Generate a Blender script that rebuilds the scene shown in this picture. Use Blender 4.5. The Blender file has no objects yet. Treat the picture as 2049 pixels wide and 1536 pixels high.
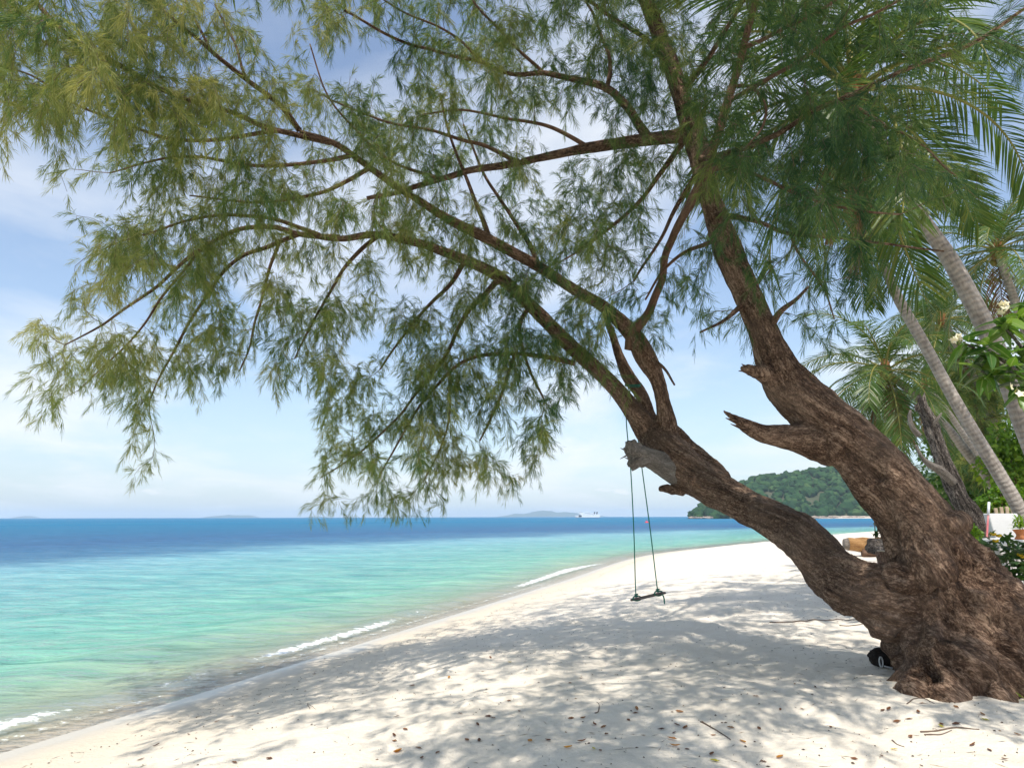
import bpy, bmesh, math, random
import numpy as np
from mathutils import Vector, Matrix, Euler
from mathutils.kdtree import KDTree

random.seed(7)
rng = np.random.default_rng(11)
R = math.radians
scene = bpy.context.scene
col = scene.collection

# ------------------------------------------------------------------ camera
CAM_H = 2.40
PITCH = R(11.0)
F = 1366.0                                   # focal length in photo pixels (24 mm on 36 mm)
cam_d = bpy.data.cameras.new('camera')
cam_d.sensor_width = 36.0
cam_d.lens = 24.0
cam_d.clip_start = 0.05
cam_d.clip_end = 40000.0
cam = bpy.data.objects.new('camera', cam_d)
col.objects.link(cam)
CAM_M = Matrix.Translation((0, 0, CAM_H)) @ Matrix.Rotation(R(90) + PITCH, 4, 'X') @ Matrix.Rotation(R(-0.14), 4, 'Z')
cam.matrix_world = CAM_M
scene.camera = cam

# ------------------------------------------------------------------ sun, sky, exposure
SUN_EL, SUN_AZ = R(62), R(190)               # azimuth clockwise from +Y: behind the camera, a little left
SUN_DIR = Vector((math.sin(SUN_AZ) * math.cos(SUN_EL), math.cos(SUN_AZ) * math.cos(SUN_EL), math.sin(SUN_EL)))
sun_d = bpy.data.lights.new('sun', 'SUN')
sun_d.energy = 3.6
sun_d.angle = R(0.53)
sun_d.color = (1.0, 0.955, 0.88)
sun = bpy.data.objects.new('sun', sun_d)
col.objects.link(sun)
sun.rotation_euler = SUN_DIR.to_track_quat('Z', 'Y').to_euler()
sun.location = (0, -10, 40)

world = bpy.data.worlds.new('World')
scene.world = world
world.use_nodes = True
wt = world.node_tree
wt.nodes.clear()


def nd(t, kind, **kw):
    n = t.nodes.new(kind)
    for k, v in kw.items():
        if k == 'inp':
            for i, val in v.items():
                n.inputs[i].default_value = val
        else:
            setattr(n, k, v)
    return n


def ramp(t, stops, fac=None, interp='LINEAR'):
    n = t.nodes.new('ShaderNodeValToRGB')
    n.color_ramp.interpolation = interp
    e = n.color_ramp.elements
    while len(e) < len(stops):
        e.new(0.5)
    for el, (p, c) in zip(e, stops):
        el.position = p
        el.color = (c, c, c, 1) if isinstance(c, (int, float)) else (*c, 1)
    if fac is not None:
        t.links.new(fac, n.inputs[0])
    return n


def math_n(t, op, a, b=None, c=None, clamp=False):
    n = t.nodes.new('ShaderNodeMath')
    n.operation = op
    n.use_clamp = clamp
    for i, v in enumerate((a, b, c)):
        if v is None:
            continue
        if isinstance(v, (int, float)):
            n.inputs[i].default_value = v
        else:
            t.links.new(v, n.inputs[i])
    return n.outputs[0]


def mix_c(t, fac, a, b, blend='MIX'):
    n = t.nodes.new('ShaderNodeMix')
    n.data_type = 'RGBA'
    n.blend_type = blend
    for i, v in ((0, fac), (6, a), (7, b)):
        if isinstance(v, (int, float)):
            n.inputs[i].default_value = v
        elif isinstance(v, tuple):
            n.inputs[i].default_value = (*v, 1)
        else:
            t.links.new(v, n.inputs[i])
    return n.outputs[2]


sky = nd(wt, 'ShaderNodeTexSky', sky_type='NISHITA', sun_disc=False, sun_elevation=SUN_EL, sun_rotation=SUN_AZ,
         altitude=0, air_density=1.0, dust_density=0.15, ozone_density=0.8)
tc = nd(wt, 'ShaderNodeTexCoord')
sep = nd(wt, 'ShaderNodeSeparateXYZ')
wt.links.new(tc.outputs['Generated'], sep.inputs[0])
zc = math_n(wt, 'ADD', math_n(wt, 'MAXIMUM', sep.outputs[2], 0.0), 0.16)
cx = math_n(wt, 'DIVIDE', sep.outputs[0], zc)
cy = math_n(wt, 'DIVIDE', sep.outputs[1], zc)
comb = nd(wt, 'ShaderNodeCombineXYZ')
wt.links.new(cx, comb.inputs[0])
wt.links.new(cy, comb.inputs[1])
n1 = nd(wt, 'ShaderNodeTexNoise', inp={'Scale': 0.9, 'Detail': 8.0, 'Roughness': 0.55, 'Distortion': 0.35})
n2 = nd(wt, 'ShaderNodeTexNoise', inp={'Scale': 3.1, 'Detail': 7.0, 'Roughness': 0.6, 'Distortion': 0.2})
mp = nd(wt, 'ShaderNodeMapping', inp={'Location': (3.7, 1.3, 0.0), 'Scale': (1.0, 0.8, 1.0)})
wt.links.new(comb.outputs[0], mp.inputs[0])
wt.links.new(mp.outputs[0], n1.inputs['Vector'])
wt.links.new(mp.outputs[0], n2.inputs['Vector'])
c1 = ramp(wt, [(0.45, 0.0), (0.66, 0.85)], n1.outputs[0])
c2 = ramp(wt, [(0.52, 0.0), (0.66, 0.85)], n2.outputs[0])
cl = math_n(wt, 'MAXIMUM', c1.outputs[0], math_n(wt, 'MULTIPLY', c2.outputs[0], math_n(wt, 'ADD', c1.outputs[0], 0.12)), clamp=True)
cl = math_n(wt, 'MULTIPLY', cl, 0.92)
# small cumulus standing in a ring just above the horizon
azi = math_n(wt, 'ARCTAN2', sep.outputs[0], sep.outputs[1])
cb = nd(wt, 'ShaderNodeCombineXYZ')
wt.links.new(math_n(wt, 'MULTIPLY', azi, 9.0), cb.inputs[0])
wt.links.new(math_n(wt, 'MULTIPLY', sep.outputs[2], 26.0), cb.inputs[1])
n3 = nd(wt, 'ShaderNodeTexNoise', inp={'Scale': 1.6, 'Detail': 7.0, 'Roughness': 0.55})
wt.links.new(cb.outputs[0], n3.inputs['Vector'])
win = ramp(wt, [(0.0, 0.0), (0.018, 0.0), (0.034, 1.0), (0.052, 0.55), (0.075, 0.0)], sep.outputs[2]).outputs[0]
puff = ramp(wt, [(0.56, 0.0), (0.64, 0.75)], math_n(wt, 'MULTIPLY', n3.outputs[0], math_n(wt, 'MULTIPLY_ADD', win, 0.25, 0.75))).outputs[0]
cl = math_n(wt, 'MAXIMUM', cl, math_n(wt, 'MULTIPLY', puff, win))
low_z = math_n(wt, 'POWER', math_n(wt, 'SUBTRACT', 1.0, math_n(wt, 'MAXIMUM', sep.outputs[2], 0.0)), 5.0)
veil = math_n(wt, 'MULTIPLY_ADD', low_z, 0.02, 0.07)          # thin high haze, thicker through the longer air near the horizon
cl = math_n(wt, 'MULTIPLY_ADD', math_n(wt, 'SUBTRACT', 1.0, veil), cl, veil, clamp=True)
SKY_S = 0.15
CLOUD = (5.1, 5.3, 5.5)
sky_mix = mix_c(wt, cl, mix_c(wt, math_n(wt, 'MULTIPLY', low_z, 0.82), sky.outputs[0], (2.2, 2.85, 3.6)), CLOUD)
bg = nd(wt, 'ShaderNodeBackground', inp={'Strength': SKY_S})
wt.links.new(sky_mix, bg.inputs[0])
wo = nd(wt, 'ShaderNodeOutputWorld')
wt.links.new(bg.outputs[0], wo.inputs[0])

vs = scene.view_settings
vs.view_transform = 'Standard'
vs.look = 'None'
vs.exposure = 0.42
vs.gamma = 1.0
vs.use_curve_mapping = False
scene.cycles.max_bounces = 6
scene.cycles.diffuse_bounces = 3
scene.cycles.glossy_bounces = 2
scene.cycles.transparent_max_bounces = 8
scene.cycles.volume_bounces = 1
scene.cycles.use_denoising = True
scene.cycles.use_adaptive_sampling = True
scene.cycles.adaptive_threshold = 0.02

# ------------------------------------------------------------------ pixels to places
ROT = CAM_M.to_3x3()


def ray(px, py):
    return ROT @ Vector(((px - 1024.5) / F, (768 - py) / F, -1.0))


def at(px, py, depth):
    """world point in direction (px, py) at ground distance `depth` (world y), with its camera-axis depth"""
    d = ray(px, py)
    return Vector((0, 0, CAM_H)) + d * (depth / d.y)


def axis_depth(p):
    return -(CAM_M.inverted() @ Vector(p)).z


def catmull(P, step):
    """resample rows of P (n x k; first three columns position) with a Catmull-Rom spline"""
    P = np.asarray(P, float)
    Q = np.vstack([2 * P[0] - P[1], P, 2 * P[-1] - P[-2]])
    out = []
    for i in range(1, len(Q) - 2):
        L = np.linalg.norm(Q[i + 1][:3] - Q[i][:3])
        n = max(1, int(math.ceil(L / step)))
        t = np.arange(n)[:, None] / n
        a, b, c, d = Q[i - 1], Q[i], Q[i + 1], Q[i + 2]
        out.append(0.5 * ((2 * b) + (c - a) * t + (2 * a - 5 * b + 4 * c - d) * t ** 2 + (3 * b - a - 3 * c + d) * t ** 3))
    out.append(P[-1:])
    return np.vstack(out)


# numpy gradient noise
_perm = np.random.default_rng(3).permutation(256)
_perm = np.concatenate([_perm, _perm, _perm])
_g = np.random.default_rng(4).normal(size=(256, 3))
_g /= np.linalg.norm(_g, axis=1)[:, None]


def perlin(p):
    p = np.asarray(p, float)
    i = np.floor(p).astype(int)
    f = p - i
    u = f * f * f * (f * (f * 6 - 15) + 10)
    i &= 255
    tot = 0
    for dx in (0, 1):
        wx = u[:, 0] if dx else 1 - u[:, 0]
        for dy in (0, 1):
            wy = u[:, 1] if dy else 1 - u[:, 1]
            for dz in (0, 1):
                wz = u[:, 2] if dz else 1 - u[:, 2]
                h = _perm[_perm[_perm[(i[:, 0] + dx) & 255] + ((i[:, 1] + dy) & 255)] + ((i[:, 2] + dz) & 255)]
                g = _g[h]
                tot = tot + wx * wy * wz * (g[:, 0] * (f[:, 0] - dx) + g[:, 1] * (f[:, 1] - dy) + g[:, 2] * (f[:, 2] - dz))
    return tot * 1.4


def fbm(p, oct=4, rough=0.5):
    a, s, amp = 0, 1.0, 1.0
    for o in range(oct):
        a = a + amp * perlin(np.asarray(p) * s + 17.3 * o)
        s *= 2.0
        amp *= rough
    return a


# ------------------------------------------------------------------ mesh and object helpers
def mesh_from(name, V, faces, smooth=True, attrs=None):
    """faces: list of index arrays, each (n, k) for k-gons"""
    me = bpy.data.meshes.new(name)
    V = np.asarray(V, np.float32)
    me.vertices.add(len(V))
    me.vertices.foreach_set('co', V.ravel())
    faces = [np.asarray(f, np.int32) for f in faces if len(f)]
    nl = sum(f.size for f in faces)
    npoly = sum(len(f) for f in faces)
    me.loops.add(nl)
    me.polygons.add(npoly)
    me.loops.foreach_set('vertex_index', np.concatenate([f.ravel() for f in faces]))
    starts, tot, o = [], [], 0
    for f in faces:
        k = f.shape[1]
        starts.append(o + np.arange(len(f)) * k)
        o += f.size
    me.polygons.foreach_set('loop_start', np.concatenate(starts).astype(np.int32))
    me.update(calc_edges=True)
    me.polygons.foreach_set('use_smooth', np.full(npoly, smooth))
    for k, v in (attrs or {}).items():
        v = np.asarray(v, np.float32)
        if v.ndim == 1:
            a = me.attributes.new(k, 'FLOAT', 'POINT')
            a.data.foreach_set('value', v)
        else:
            a = me.attributes.new(k, 'FLOAT_VECTOR', 'POINT')
            a.data.foreach_set('vector', v.ravel())
    me.validate()
    return me


def tag(o, label=None, cat=None, group=None, kind=None):
    if label:
        o['label'] = label
    if cat:
        o['category'] = cat
    if group:
        o['group'] = group
    if kind:
        o['kind'] = kind
    return o


def empty(name, loc, label=None, cat=None, group=None):
    o = bpy.data.objects.new(name, None)
    o.empty_display_size = 0.2
    o.location = loc
    col.objects.link(o)
    return tag(o, label, cat, group)


def obj(name, me, mat=None, parent=None, M=None, kind=None):
    """link a mesh; M = world matrix; vertices of most meshes are already in world space"""
    o = bpy.data.objects.new(name, me)
    col.objects.link(o)
    if mat is not None and not me.materials:
        me.materials.append(mat)
    if parent is not None:
        o.parent = parent
        W = Matrix.Identity(4)
        chain = []
        q = parent
        while q is not None:
            chain.append(q)
            q = q.parent
        for q in reversed(chain):
            W = W @ q.matrix_parent_inverse @ q.matrix_basis
        o.matrix_parent_inverse = W.inverted()
    if M is not None:
        o.matrix_basis = M
    if kind:
        o['kind'] = kind
    return o


class MB:
    """collects simple shapes into one mesh"""

    def __init__(s):
        s.V, s.F3, s.F4, s.A, s.n = [], [], [], [], 0

    def add(s, V, F3=None, F4=None, bark=None):
        V = np.asarray(V, float)
        s.V.append(V)
        if F3 is not None and len(F3):
            s.F3.append(np.asarray(F3) + s.n)
        if F4 is not None and len(F4):
            s.F4.append(np.asarray(F4) + s.n)
        s.A.append(np.zeros((len(V), 3)) if bark is None else bark)
        s.n += len(V)

    def tube(s, pts, rad, n=8, cap=True, s0=0.0):
        pts = np.asarray(pts, float)
        rad = np.broadcast_to(np.asarray(rad, float), (len(pts),))
        T = np.gradient(pts, axis=0)
        T /= np.linalg.norm(T, axis=1)[:, None] + 1e-12
        ref = np.array([0.0, 0, 1]) if abs(T[0][2]) < 0.9 else np.array([1.0, 0, 0])
        e = np.cross(T[0], ref)
        e /= np.linalg.norm(e)
        ang = np.linspace(0, 2 * math.pi, n, endpoint=False)
        ca, sa = np.cos(ang), np.sin(ang)
        V, B = [], []
        L = s0
        for i in range(len(pts)):
            if i:
                L += np.linalg.norm(pts[i] - pts[i - 1])
            e = e - T[i] * np.dot(e, T[i])
            e /= np.linalg.norm(e) + 1e-12
            b = np.cross(T[i], e)
            V.append(pts[i] + rad[i] * (ca[:, None] * e + sa[:, None] * b))
            B.append(np.stack([ca * rad[i], sa * rad[i], np.full(n, L)], 1))
        V = np.vstack(V)
        B = np.vstack(B)
        k = len(pts)
        i = np.arange(k - 1)[:, None] * n
        j = np.arange(n)[None]
        j2 = (j + 1) % n
        F4 = np.stack([i + j, i + j2, i + n + j2, i + n + j], -1).reshape(-1, 4)
        F3 = None
        if cap:
            V = np.vstack([V, pts[:1], pts[-1:]])
            B = np.vstack([B, [[0, 0, s0]], [[0, 0, L]]])
            a, c = k * n, k * n + 1
            jj = np.arange(n)
            F3 = np.vstack([np.stack([np.full(n, a), (jj + 1) % n, jj], 1),
                            np.stack([np.full(n, c), (k - 1) * n + jj, (k - 1) * n + (jj + 1) % n], 1)])
        s.add(V, F3, F4, B)
        return s

    def box(s, lo, hi, M=None, bev=0.0):
        x0, y0, z0 = lo
        x1, y1, z1 = hi
        if bev > 0:
            b = bev
            V, F4 = [], []
            bm = bmesh.new()
            bmesh.ops.create_cube(bm, size=1.0, matrix=Matrix.Translation(((x0 + x1) / 2, (y0 + y1) / 2, (z0 + z1) / 2)) @ Matrix.Diagonal((x1 - x0, y1 - y0, z1 - z0, 1)))
            bmesh.ops.bevel(bm, geom=bm.edges[:], offset=b, segments=1, affect='EDGES')
            bmesh.ops.triangulate(bm, faces=bm.faces[:])
            bm.verts.index_update()
            V = np.array([v.co[:] for v in bm.verts])
            F3 = np.array([[v.index for v in f.verts] for f in bm.faces])
            bm.free()
            if M is not None:
                V = V @ np.array(M.to_3x3()).T + np.array(M.translation)
            s.add(V, F3)
            return s
        V = np.array([(x, y, z) for z in (z0, z1) for y in (y0, y1) for x in (x0, x1)], float)
        if M is not None:
            V = V @ np.array(M.to_3x3()).T + np.array(M.translation)
        s.add(V, None, [(0, 2, 3, 1), (4, 5, 7, 6), (0, 1, 5, 4), (2, 6, 7, 3), (0, 4, 6, 2), (1, 3, 7, 5)])
        return s

    def lathe(s, prof, n=16, M=None):
        prof = np.asarray(prof, float)
        ang = np.linspace(0, 2 * math.pi, n, endpoint=False)
        V = np.vstack([np.stack([r * np.cos(ang), r * np.sin(ang), np.full(n, z)], 1) for r, z in prof])
        if M is not None:
            V = V @ np.array(M.to_3x3()).T + np.array(M.translation)
        i = np.arange(len(prof) - 1)[:, None] * n
        j = np.arange(n)[None]
        j2 = (j + 1) % n
        s.add(V, None, np.stack([i + j, i + j2, i + n + j2, i + n + j], -1).reshape(-1, 4))
        return s

    def mesh(s, name, smooth=True, bark=False, **attrs):
        V = np.vstack(s.V)
        F = ([np.vstack(s.F3)] if s.F3 else []) + ([np.vstack(s.F4)] if s.F4 else [])
        if bark:
            attrs['bark'] = np.vstack(s.A)
        return mesh_from(name, V, F, smooth, attrs)


# ------------------------------------------------------------------ materials
def new_mat(name):
    m = bpy.data.materials.new(name)
    m.use_nodes = True
    t = m.node_tree
    p = t.nodes['Principled BSDF']
    return m, t, p


def noise(t, scale, detail=4.0, rough=0.5, vec=None, dist=0.0):
    n = nd(t, 'ShaderNodeTexNoise', inp={'Scale': scale, 'Detail': detail, 'Roughness': rough, 'Distortion': dist})
    if vec is not None:
        t.links.new(vec, n.inputs['Vector'])
    return n.outputs[0]


def attr(t, name):
    return nd(t, 'ShaderNodeAttribute', attribute_name=name)


def bump(t, p, height, strength, dist, prev=None):
    b = nd(t, 'ShaderNodeBump', inp={'Strength': strength, 'Distance': dist})
    t.links.new(height, b.inputs['Height'])
    if prev is not None:
        t.links.new(prev, b.inputs['Normal'])
    if p is not None:
        t.links.new(b.outputs[0], p.inputs['Normal'])
    return b.outputs[0]


def mapped(t, vec, scale, loc=(0, 0, 0)):
    m = nd(t, 'ShaderNodeMapping', inp={'Scale': scale, 'Location': loc})
    t.links.new(vec, m.inputs[0])
    return m.outputs[0]


def simple(name, c1, c2=None, scale=8.0, rough=0.8, bump_s=0.0, bump_scale=40.0, spec=0.3, sss=0.0, attr_tint=False):
    m, t, p = new_mat(name)
    geo = nd(t, 'ShaderNodeNewGeometry')
    if c2 is not None:
        if attr_tint:
            f = nd(t, 'ShaderNodeObjectInfo').outputs['Random']
            n_ = noise(t, scale, 3, 0.6, geo.outputs['Position'])
            f = math_n(t, 'ADD', math_n(t, 'MULTIPLY', f, 0.7), math_n(t, 'MULTIPLY', n_, 0.5), clamp=True)
        else:
            f = ramp(t, [(0.3, 0.0), (0.7, 1.0)], noise(t, scale, 5, 0.6, geo.outputs['Position'])).outputs[0]
        t.links.new(mix_c(t, f, c1, c2), p.inputs['Base Color'])
    else:
        p.inputs['Base Color'].default_value = (*c1, 1)
    p.inputs['Roughness'].default_value = rough
    p.inputs['Specular IOR Level'].default_value = spec
    if bump_s:
        bump(t, p, noise(t, bump_scale, 6, 0.65, geo.outputs['Position']), bump_s, 0.02)
    return m


def bark_mat(name, dark, mid, light, sx=9.0, sz=1.1, bump_s=0.9, grey=None):
    m, t, p = new_mat(name)
    a = attr(t, 'bark').outputs['Vector']
    geo = nd(t, 'ShaderNodeNewGeometry')
    v1 = mapped(t, a, (sx, sx, sz))
    v2 = mapped(t, a, (sx * 4.5, sx * 4.5, sz * 15))
    v3 = mapped(t, a, (sx * 11, sx * 11, sz * 42))
    sm_ = attr(t, 'seam').outputs['Fac']
    iso = noise(t, sx * 1.6, 6, 0.65, geo.outputs['Position'])
    f1 = noise(t, 1.0, 6, 0.62, v1, 0.6)
    mx = nd(t, 'ShaderNodeMix')
    t.links.new(sm_, mx.inputs[0]); t.links.new(f1, mx.inputs[2]); t.links.new(iso, mx.inputs[3])
    f1 = mx.outputs[0]
    f2 = noise(t, 1.0, 5, 0.7, v2, 0.5)
    f2b = noise(t, 1.0, 4, 0.7, v3, 0.3)
    f3 = noise(t, 1.7, 4, 0.6, geo.outputs['Position'])
    fs = math_n(t, 'ADD', math_n(t, 'ADD', math_n(t, 'MULTIPLY', f1, 0.30), math_n(t, 'MULTIPLY', f2, 0.38)), math_n(t, 'MULTIPLY', f2b, 0.32))
    c = ramp(t, [(0.415, dark), (0.495, mid), (0.59, light)], fs)
    big = ramp(t, [(0.38, 0.0), (0.66, 1.0)], f3).outputs[0]
    c2 = mix_c(t, math_n(t, 'MULTIPLY', big, 0.35), c.outputs[0], grey or light)
    t.links.new(c2, p.inputs['Base Color'])
    p.inputs['Roughness'].default_value = 0.9
    p.inputs['Specular IOR Level'].default_value = 0.2
    vo = nd(t, 'ShaderNodeTexVoronoi', feature='DISTANCE_TO_EDGE', inp={'Scale': 1.0})
    wv = nd(t, 'ShaderNodeVectorMath', operation='ADD')
    t.links.new(mapped(t, a, (sx * 2.2, sx * 2.2, sz * 2.2)), wv.inputs[0])
    nc = nd(t, 'ShaderNodeTexNoise', inp={'Scale': 1.3, 'Detail': 3.0})
    t.links.new(v1, nc.inputs['Vector'])
    t.links.new(nc.outputs['Color'], wv.inputs[1])
    t.links.new(wv.outputs[0], vo.inputs['Vector'])
    vv = ramp(t, [(0.0, 0.0), (0.22, 1.0)], vo.outputs['Distance']).outputs[0]
    b = bump(t, None, f1, bump_s, 0.09)
    b = bump(t, None, vv, bump_s * 0.8, 0.03, b)
    b = bump(t, None, f2, bump_s, 0.045, b)
    bump(t, p, f2b, bump_s, 0.010, b)
    return m


def leaf_mat(name, stops, trans=0.35, rough=0.45, use_attr='tint', spec=0.4, sat_noise=0.0):
    """leaf with light passing through; colour by an attribute or, when use_attr is None, a random per object"""
    m, t, p = new_mat(name)
    if use_attr:
        f = attr(t, use_attr).outputs['Fac']
    else:
        f = nd(t, 'ShaderNodeObjectInfo').outputs['Random']
    c = ramp(t, stops, f).outputs[0]
    t.links.new(c, p.inputs['Base Color'])
    p.inputs['Roughness'].default_value = rough
    p.inputs['Specular IOR Level'].default_value = spec
    tr = nd(t, 'ShaderNodeBsdfTranslucent')
    hs = nd(t, 'ShaderNodeHueSaturation', inp={'Hue': 0.485, 'Saturation': 1.1, 'Value': 1.35})
    t.links.new(c, hs.inputs['Color'])
    t.links.new(hs.outputs[0], tr.inputs[0])
    ms = nd(t, 'ShaderNodeMixShader', inp={0: trans})
    t.links.new(p.outputs[0], ms.inputs[1])
    t.links.new(tr.outputs[0], ms.inputs[2])
    t.links.new(ms.outputs[0], t.nodes['Material Output'].inputs['Surface'])
    return m


MAT = {}
MAT['bark'] = bark_mat('casuarina_bark', (0.022, 0.012, 0.008), (0.128, 0.073, 0.046), (0.47, 0.32, 0.22), grey=(0.31, 0.21, 0.15))
MAT['bark_red'] = bark_mat('young_bark', (0.07, 0.040, 0.027), (0.17, 0.098, 0.064), (0.26, 0.165, 0.115), sx=22, sz=4, bump_s=0.5)
MAT['bark_grey'] = bark_mat('weathered_wood', (0.09, 0.075, 0.062), (0.25, 0.21, 0.175), (0.46, 0.41, 0.36), sx=16, sz=2.0)
MAT['bark_burnt'] = bark_mat('burnt_wood', (0.010, 0.009, 0.009), (0.07, 0.055, 0.046), (0.40, 0.34, 0.29), sx=7, sz=0.7, grey=(0.05, 0.042, 0.036))
MAT['twig'] = simple('twig_bark', (0.10, 0.062, 0.042), (0.19, 0.135, 0.10), 6.0, 0.85)
MAT['needle'] = leaf_mat('casuarina_needle', [(0.0, (0.026, 0.075, 0.032)), (0.32, (0.080, 0.150, 0.042)), (0.62, (0.21, 0.245, 0.062)), (1.0, (0.42, 0.39, 0.13))], 0.48, 0.5)
MAT['frond'] = leaf_mat('palm_leaflet', [(0.0, (0.030, 0.075, 0.016)), (0.6, (0.075, 0.135, 0.026)), (1.0, (0.19, 0.21, 0.045))], 0.36, 0.38)
MAT['frond_dead'] = leaf_mat('dead_palm_leaflet', [(0.0, (0.13, 0.075, 0.035)), (1.0, (0.30, 0.19, 0.10))], 0.25, 0.8)
MAT['rachis'] = simple('palm_rachis', (0.16, 0.17, 0.035), (0.28, 0.24, 0.06), 5.0, 0.5)
MAT['broadleaf'] = leaf_mat('shrub_leaf', [(0.0, (0.030, 0.085, 0.018)), (0.6, (0.085, 0.18, 0.028)), (1.0, (0.20, 0.28, 0.045))], 0.35, 0.4)
MAT['far_leaf'] = leaf_mat('hill_leaf', [(0.0, (0.016, 0.048, 0.018)), (0.6, (0.034, 0.085, 0.024)), (1.0, (0.070, 0.125, 0.036))], 0.15, 0.7, spec=0.1)

# ------------------------------------------------------------------ shoreline and beach profile
SHORE = catmull([(-42, -100, 0), (-19, -30, 0), (-9.6, -2, 0), (-5.4, 7.8, 0), (-3.1, 13.8, 0), (1.38, 25.7, 0), (8.8, 45, 0), (21, 62, 0), (48, 96, 0),
                 (95, 128, 0), (170, 150, 0), (320, 165, 0), (700, 175, 0)], 1.2)[:, :2]


def shore_d(x, y):
    """signed distance to the waterline, positive on land"""
    P = np.stack([np.ravel(x), np.ravel(y)], 1).astype(float)
    A, B = SHORE[:-1], SHORE[1:]
    D = B - A
    L2 = (D ** 2).sum(1)
    out = np.empty(len(P))
    for s in range(0, len(P), 4000):
        p = P[s:s + 4000, None] - A[None]
        t = np.clip((p * D[None]).sum(2) / L2, 0, 1)
        q = p - t[..., None] * D[None]
        d2 = (q ** 2).sum(2)
        k = d2.argmin(1)
        r = np.arange(len(k))
        cr = D[k, 0] * p[r, k, 1] - D[k, 1] * p[r, k, 0]
        out[s:s + 4000] = np.sqrt(d2[r, k]) * np.where(cr > 0, -1, 1)
    return out


def sand_h(x, y, d=None):
    x, y = np.ravel(np.asarray(x, float)), np.ravel(np.asarray(y, float))
    if d is None:
        d = shore_d(x, y)
    z = np.interp(d, [-400, -120, -40, -12, -3, 0, 1.2, 3.5, 6.5, 10, 25, 80, 300], [-9, -5, -2.4, -1.0, -0.24, 0.0, 0.10, 0.42, 0.70, 0.80, 0.95, 1.4, 4])
    w = np.clip((d - 1.0) / 3.0, 0, 1)
    p = np.stack([x, y, 0 * x], 1)
    z = z + w * (0.075 * perlin(p * 0.38) + 0.045 * perlin(p * 1.1 + 9) + 0.034 * perlin(p * 2.6 + 31) + 0.018 * perlin(p * 5.7 + 5))
    return z


def gz(x, y):
    return float(sand_h([x], [y])[0])


def ground(px, py):
    """where the sight line through (px, py) meets the sand"""
    d = ray(px, py)
    t = np.concatenate([np.arange(2, 40, 0.05), np.geomspace(40, 400, 400)])
    X, Y, Z = d.x * t, d.y * t, CAM_H + d.z * t
    h = sand_h(X, Y)
    k = np.argmax(Z < h)
    return Vector((X[k], Y[k], h[k]))


# ---- sand
def spaced(segs):
    out = []
    for a, b, n, g in segs:
        out.append(np.geomspace(a, b, n, endpoint=False) if g else np.linspace(a, b, n, endpoint=False))
    return np.concatenate(out)


gx = np.concatenate([-np.geomspace(70, 9, 40, endpoint=False), np.linspace(-9, 9, 260, endpoint=False), np.geomspace(9, 700, 80)])
gy = np.concatenate([np.linspace(-100, 2.0, 22, endpoint=False), np.linspace(2.0, 14, 195, endpoint=False), np.geomspace(14, 260, 150)])
GX, GY = np.meshgrid(gx, gy)
D = shore_d(GX, GY)
Z = sand_h(GX, GY, D)
nx, ny = len(gx), len(gy)
i = np.arange(ny - 1)[:, None] * nx
j = np.arange(nx - 1)[None]
Fq = np.stack([i + j, i + j + 1, i + nx + j + 1, i + nx + j], -1).reshape(-1, 4)
Fq = Fq[(D[Fq] > -45).any(1)]
m, t, p = new_mat('white_sand')
geo = nd(t, 'ShaderNodeNewGeometry')
pos = geo.outputs['Position']
dist = attr(t, 'shore').outputs['Fac']
wob = math_n(t, 'ADD', dist, math_n(t, 'MULTIPLY', math_n(t, 'SUBTRACT', noise(t, 0.55, 5, 0.6, pos), 0.5), 1.1))
wet = ramp(t, [(0.0, 1.0), (0.16, 1.0), (0.42, 0.0)], math_n(t, 'MULTIPLY', wob, 0.5, clamp=True)).outputs[0]
damp = ramp(t, [(0.0, 1.0), (0.25, 0.75), (0.75, 0.0)], math_n(t, 'MULTIPLY', wob, 0.22, clamp=True)).outputs[0]
dry = mix_c(t, ramp(t, [(0.35, 0.0), (0.7, 1.0)], noise(t, 1.3, 6, 0.6, pos)).outputs[0], (0.77, 0.68, 0.555), (0.85, 0.765, 0.645))
grain = noise(t, 160, 3, 0.7, pos)
dry = mix_c(t, 0.30, dry, mix_c(t, ramp(t, [(0.3, 0.0), (0.65, 1.0)], grain).outputs[0], (0.46, 0.39, 0.30), (0.84, 0.77, 0.66)))
c_ = mix_c(t, damp, dry, (0.64, 0.55, 0.42))
c_ = mix_c(t, wet, c_, (0.58, 0.51, 0.40))
# faint darker litter bands of their own shape
c_ = mix_c(t, math_n(t, 'MULTIPLY', ramp(t, [(0.60, 0.0), (0.70, 1.0)], noise(t, 14, 6, 0.75, mapped(t, pos, (0.5, 1.0, 1.0)))).outputs[0], 0.18), c_, (0.30, 0.25, 0.20))
t.links.new(c_, p.inputs['Base Color'])
t.links.new(ramp(t, [(0.0, 0.95), (1.0, 0.28)], wet).outputs[0], p.inputs['Roughness'])
t.links.new(ramp(t, [(0.0, 0.1), (1.0, 0.55)], wet).outputs[0], p.inputs['Specular IOR Level'])
dryf = math_n(t, 'SUBTRACT', 1.0, wet)
b = bump(t, None, math_n(t, 'MULTIPLY', noise(t, 5.5, 5, 0.55, pos), dryf), 0.6, 0.05)
b = bump(t, None, math_n(t, 'MULTIPLY', noise(t, 22, 4, 0.6, pos), dryf), 0.5, 0.016, b)
bump(t, p, math_n(t, 'MULTIPLY', grain, dryf), 0.45, 0.004, b)
MAT['sand'] = m
sand = obj('beach_sand', mesh_from('beach_sand', np.stack([GX.ravel(), GY.ravel(), Z], 1), [Fq], True, {'shore': D}), m)
tag(sand, kind='structure')

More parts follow.
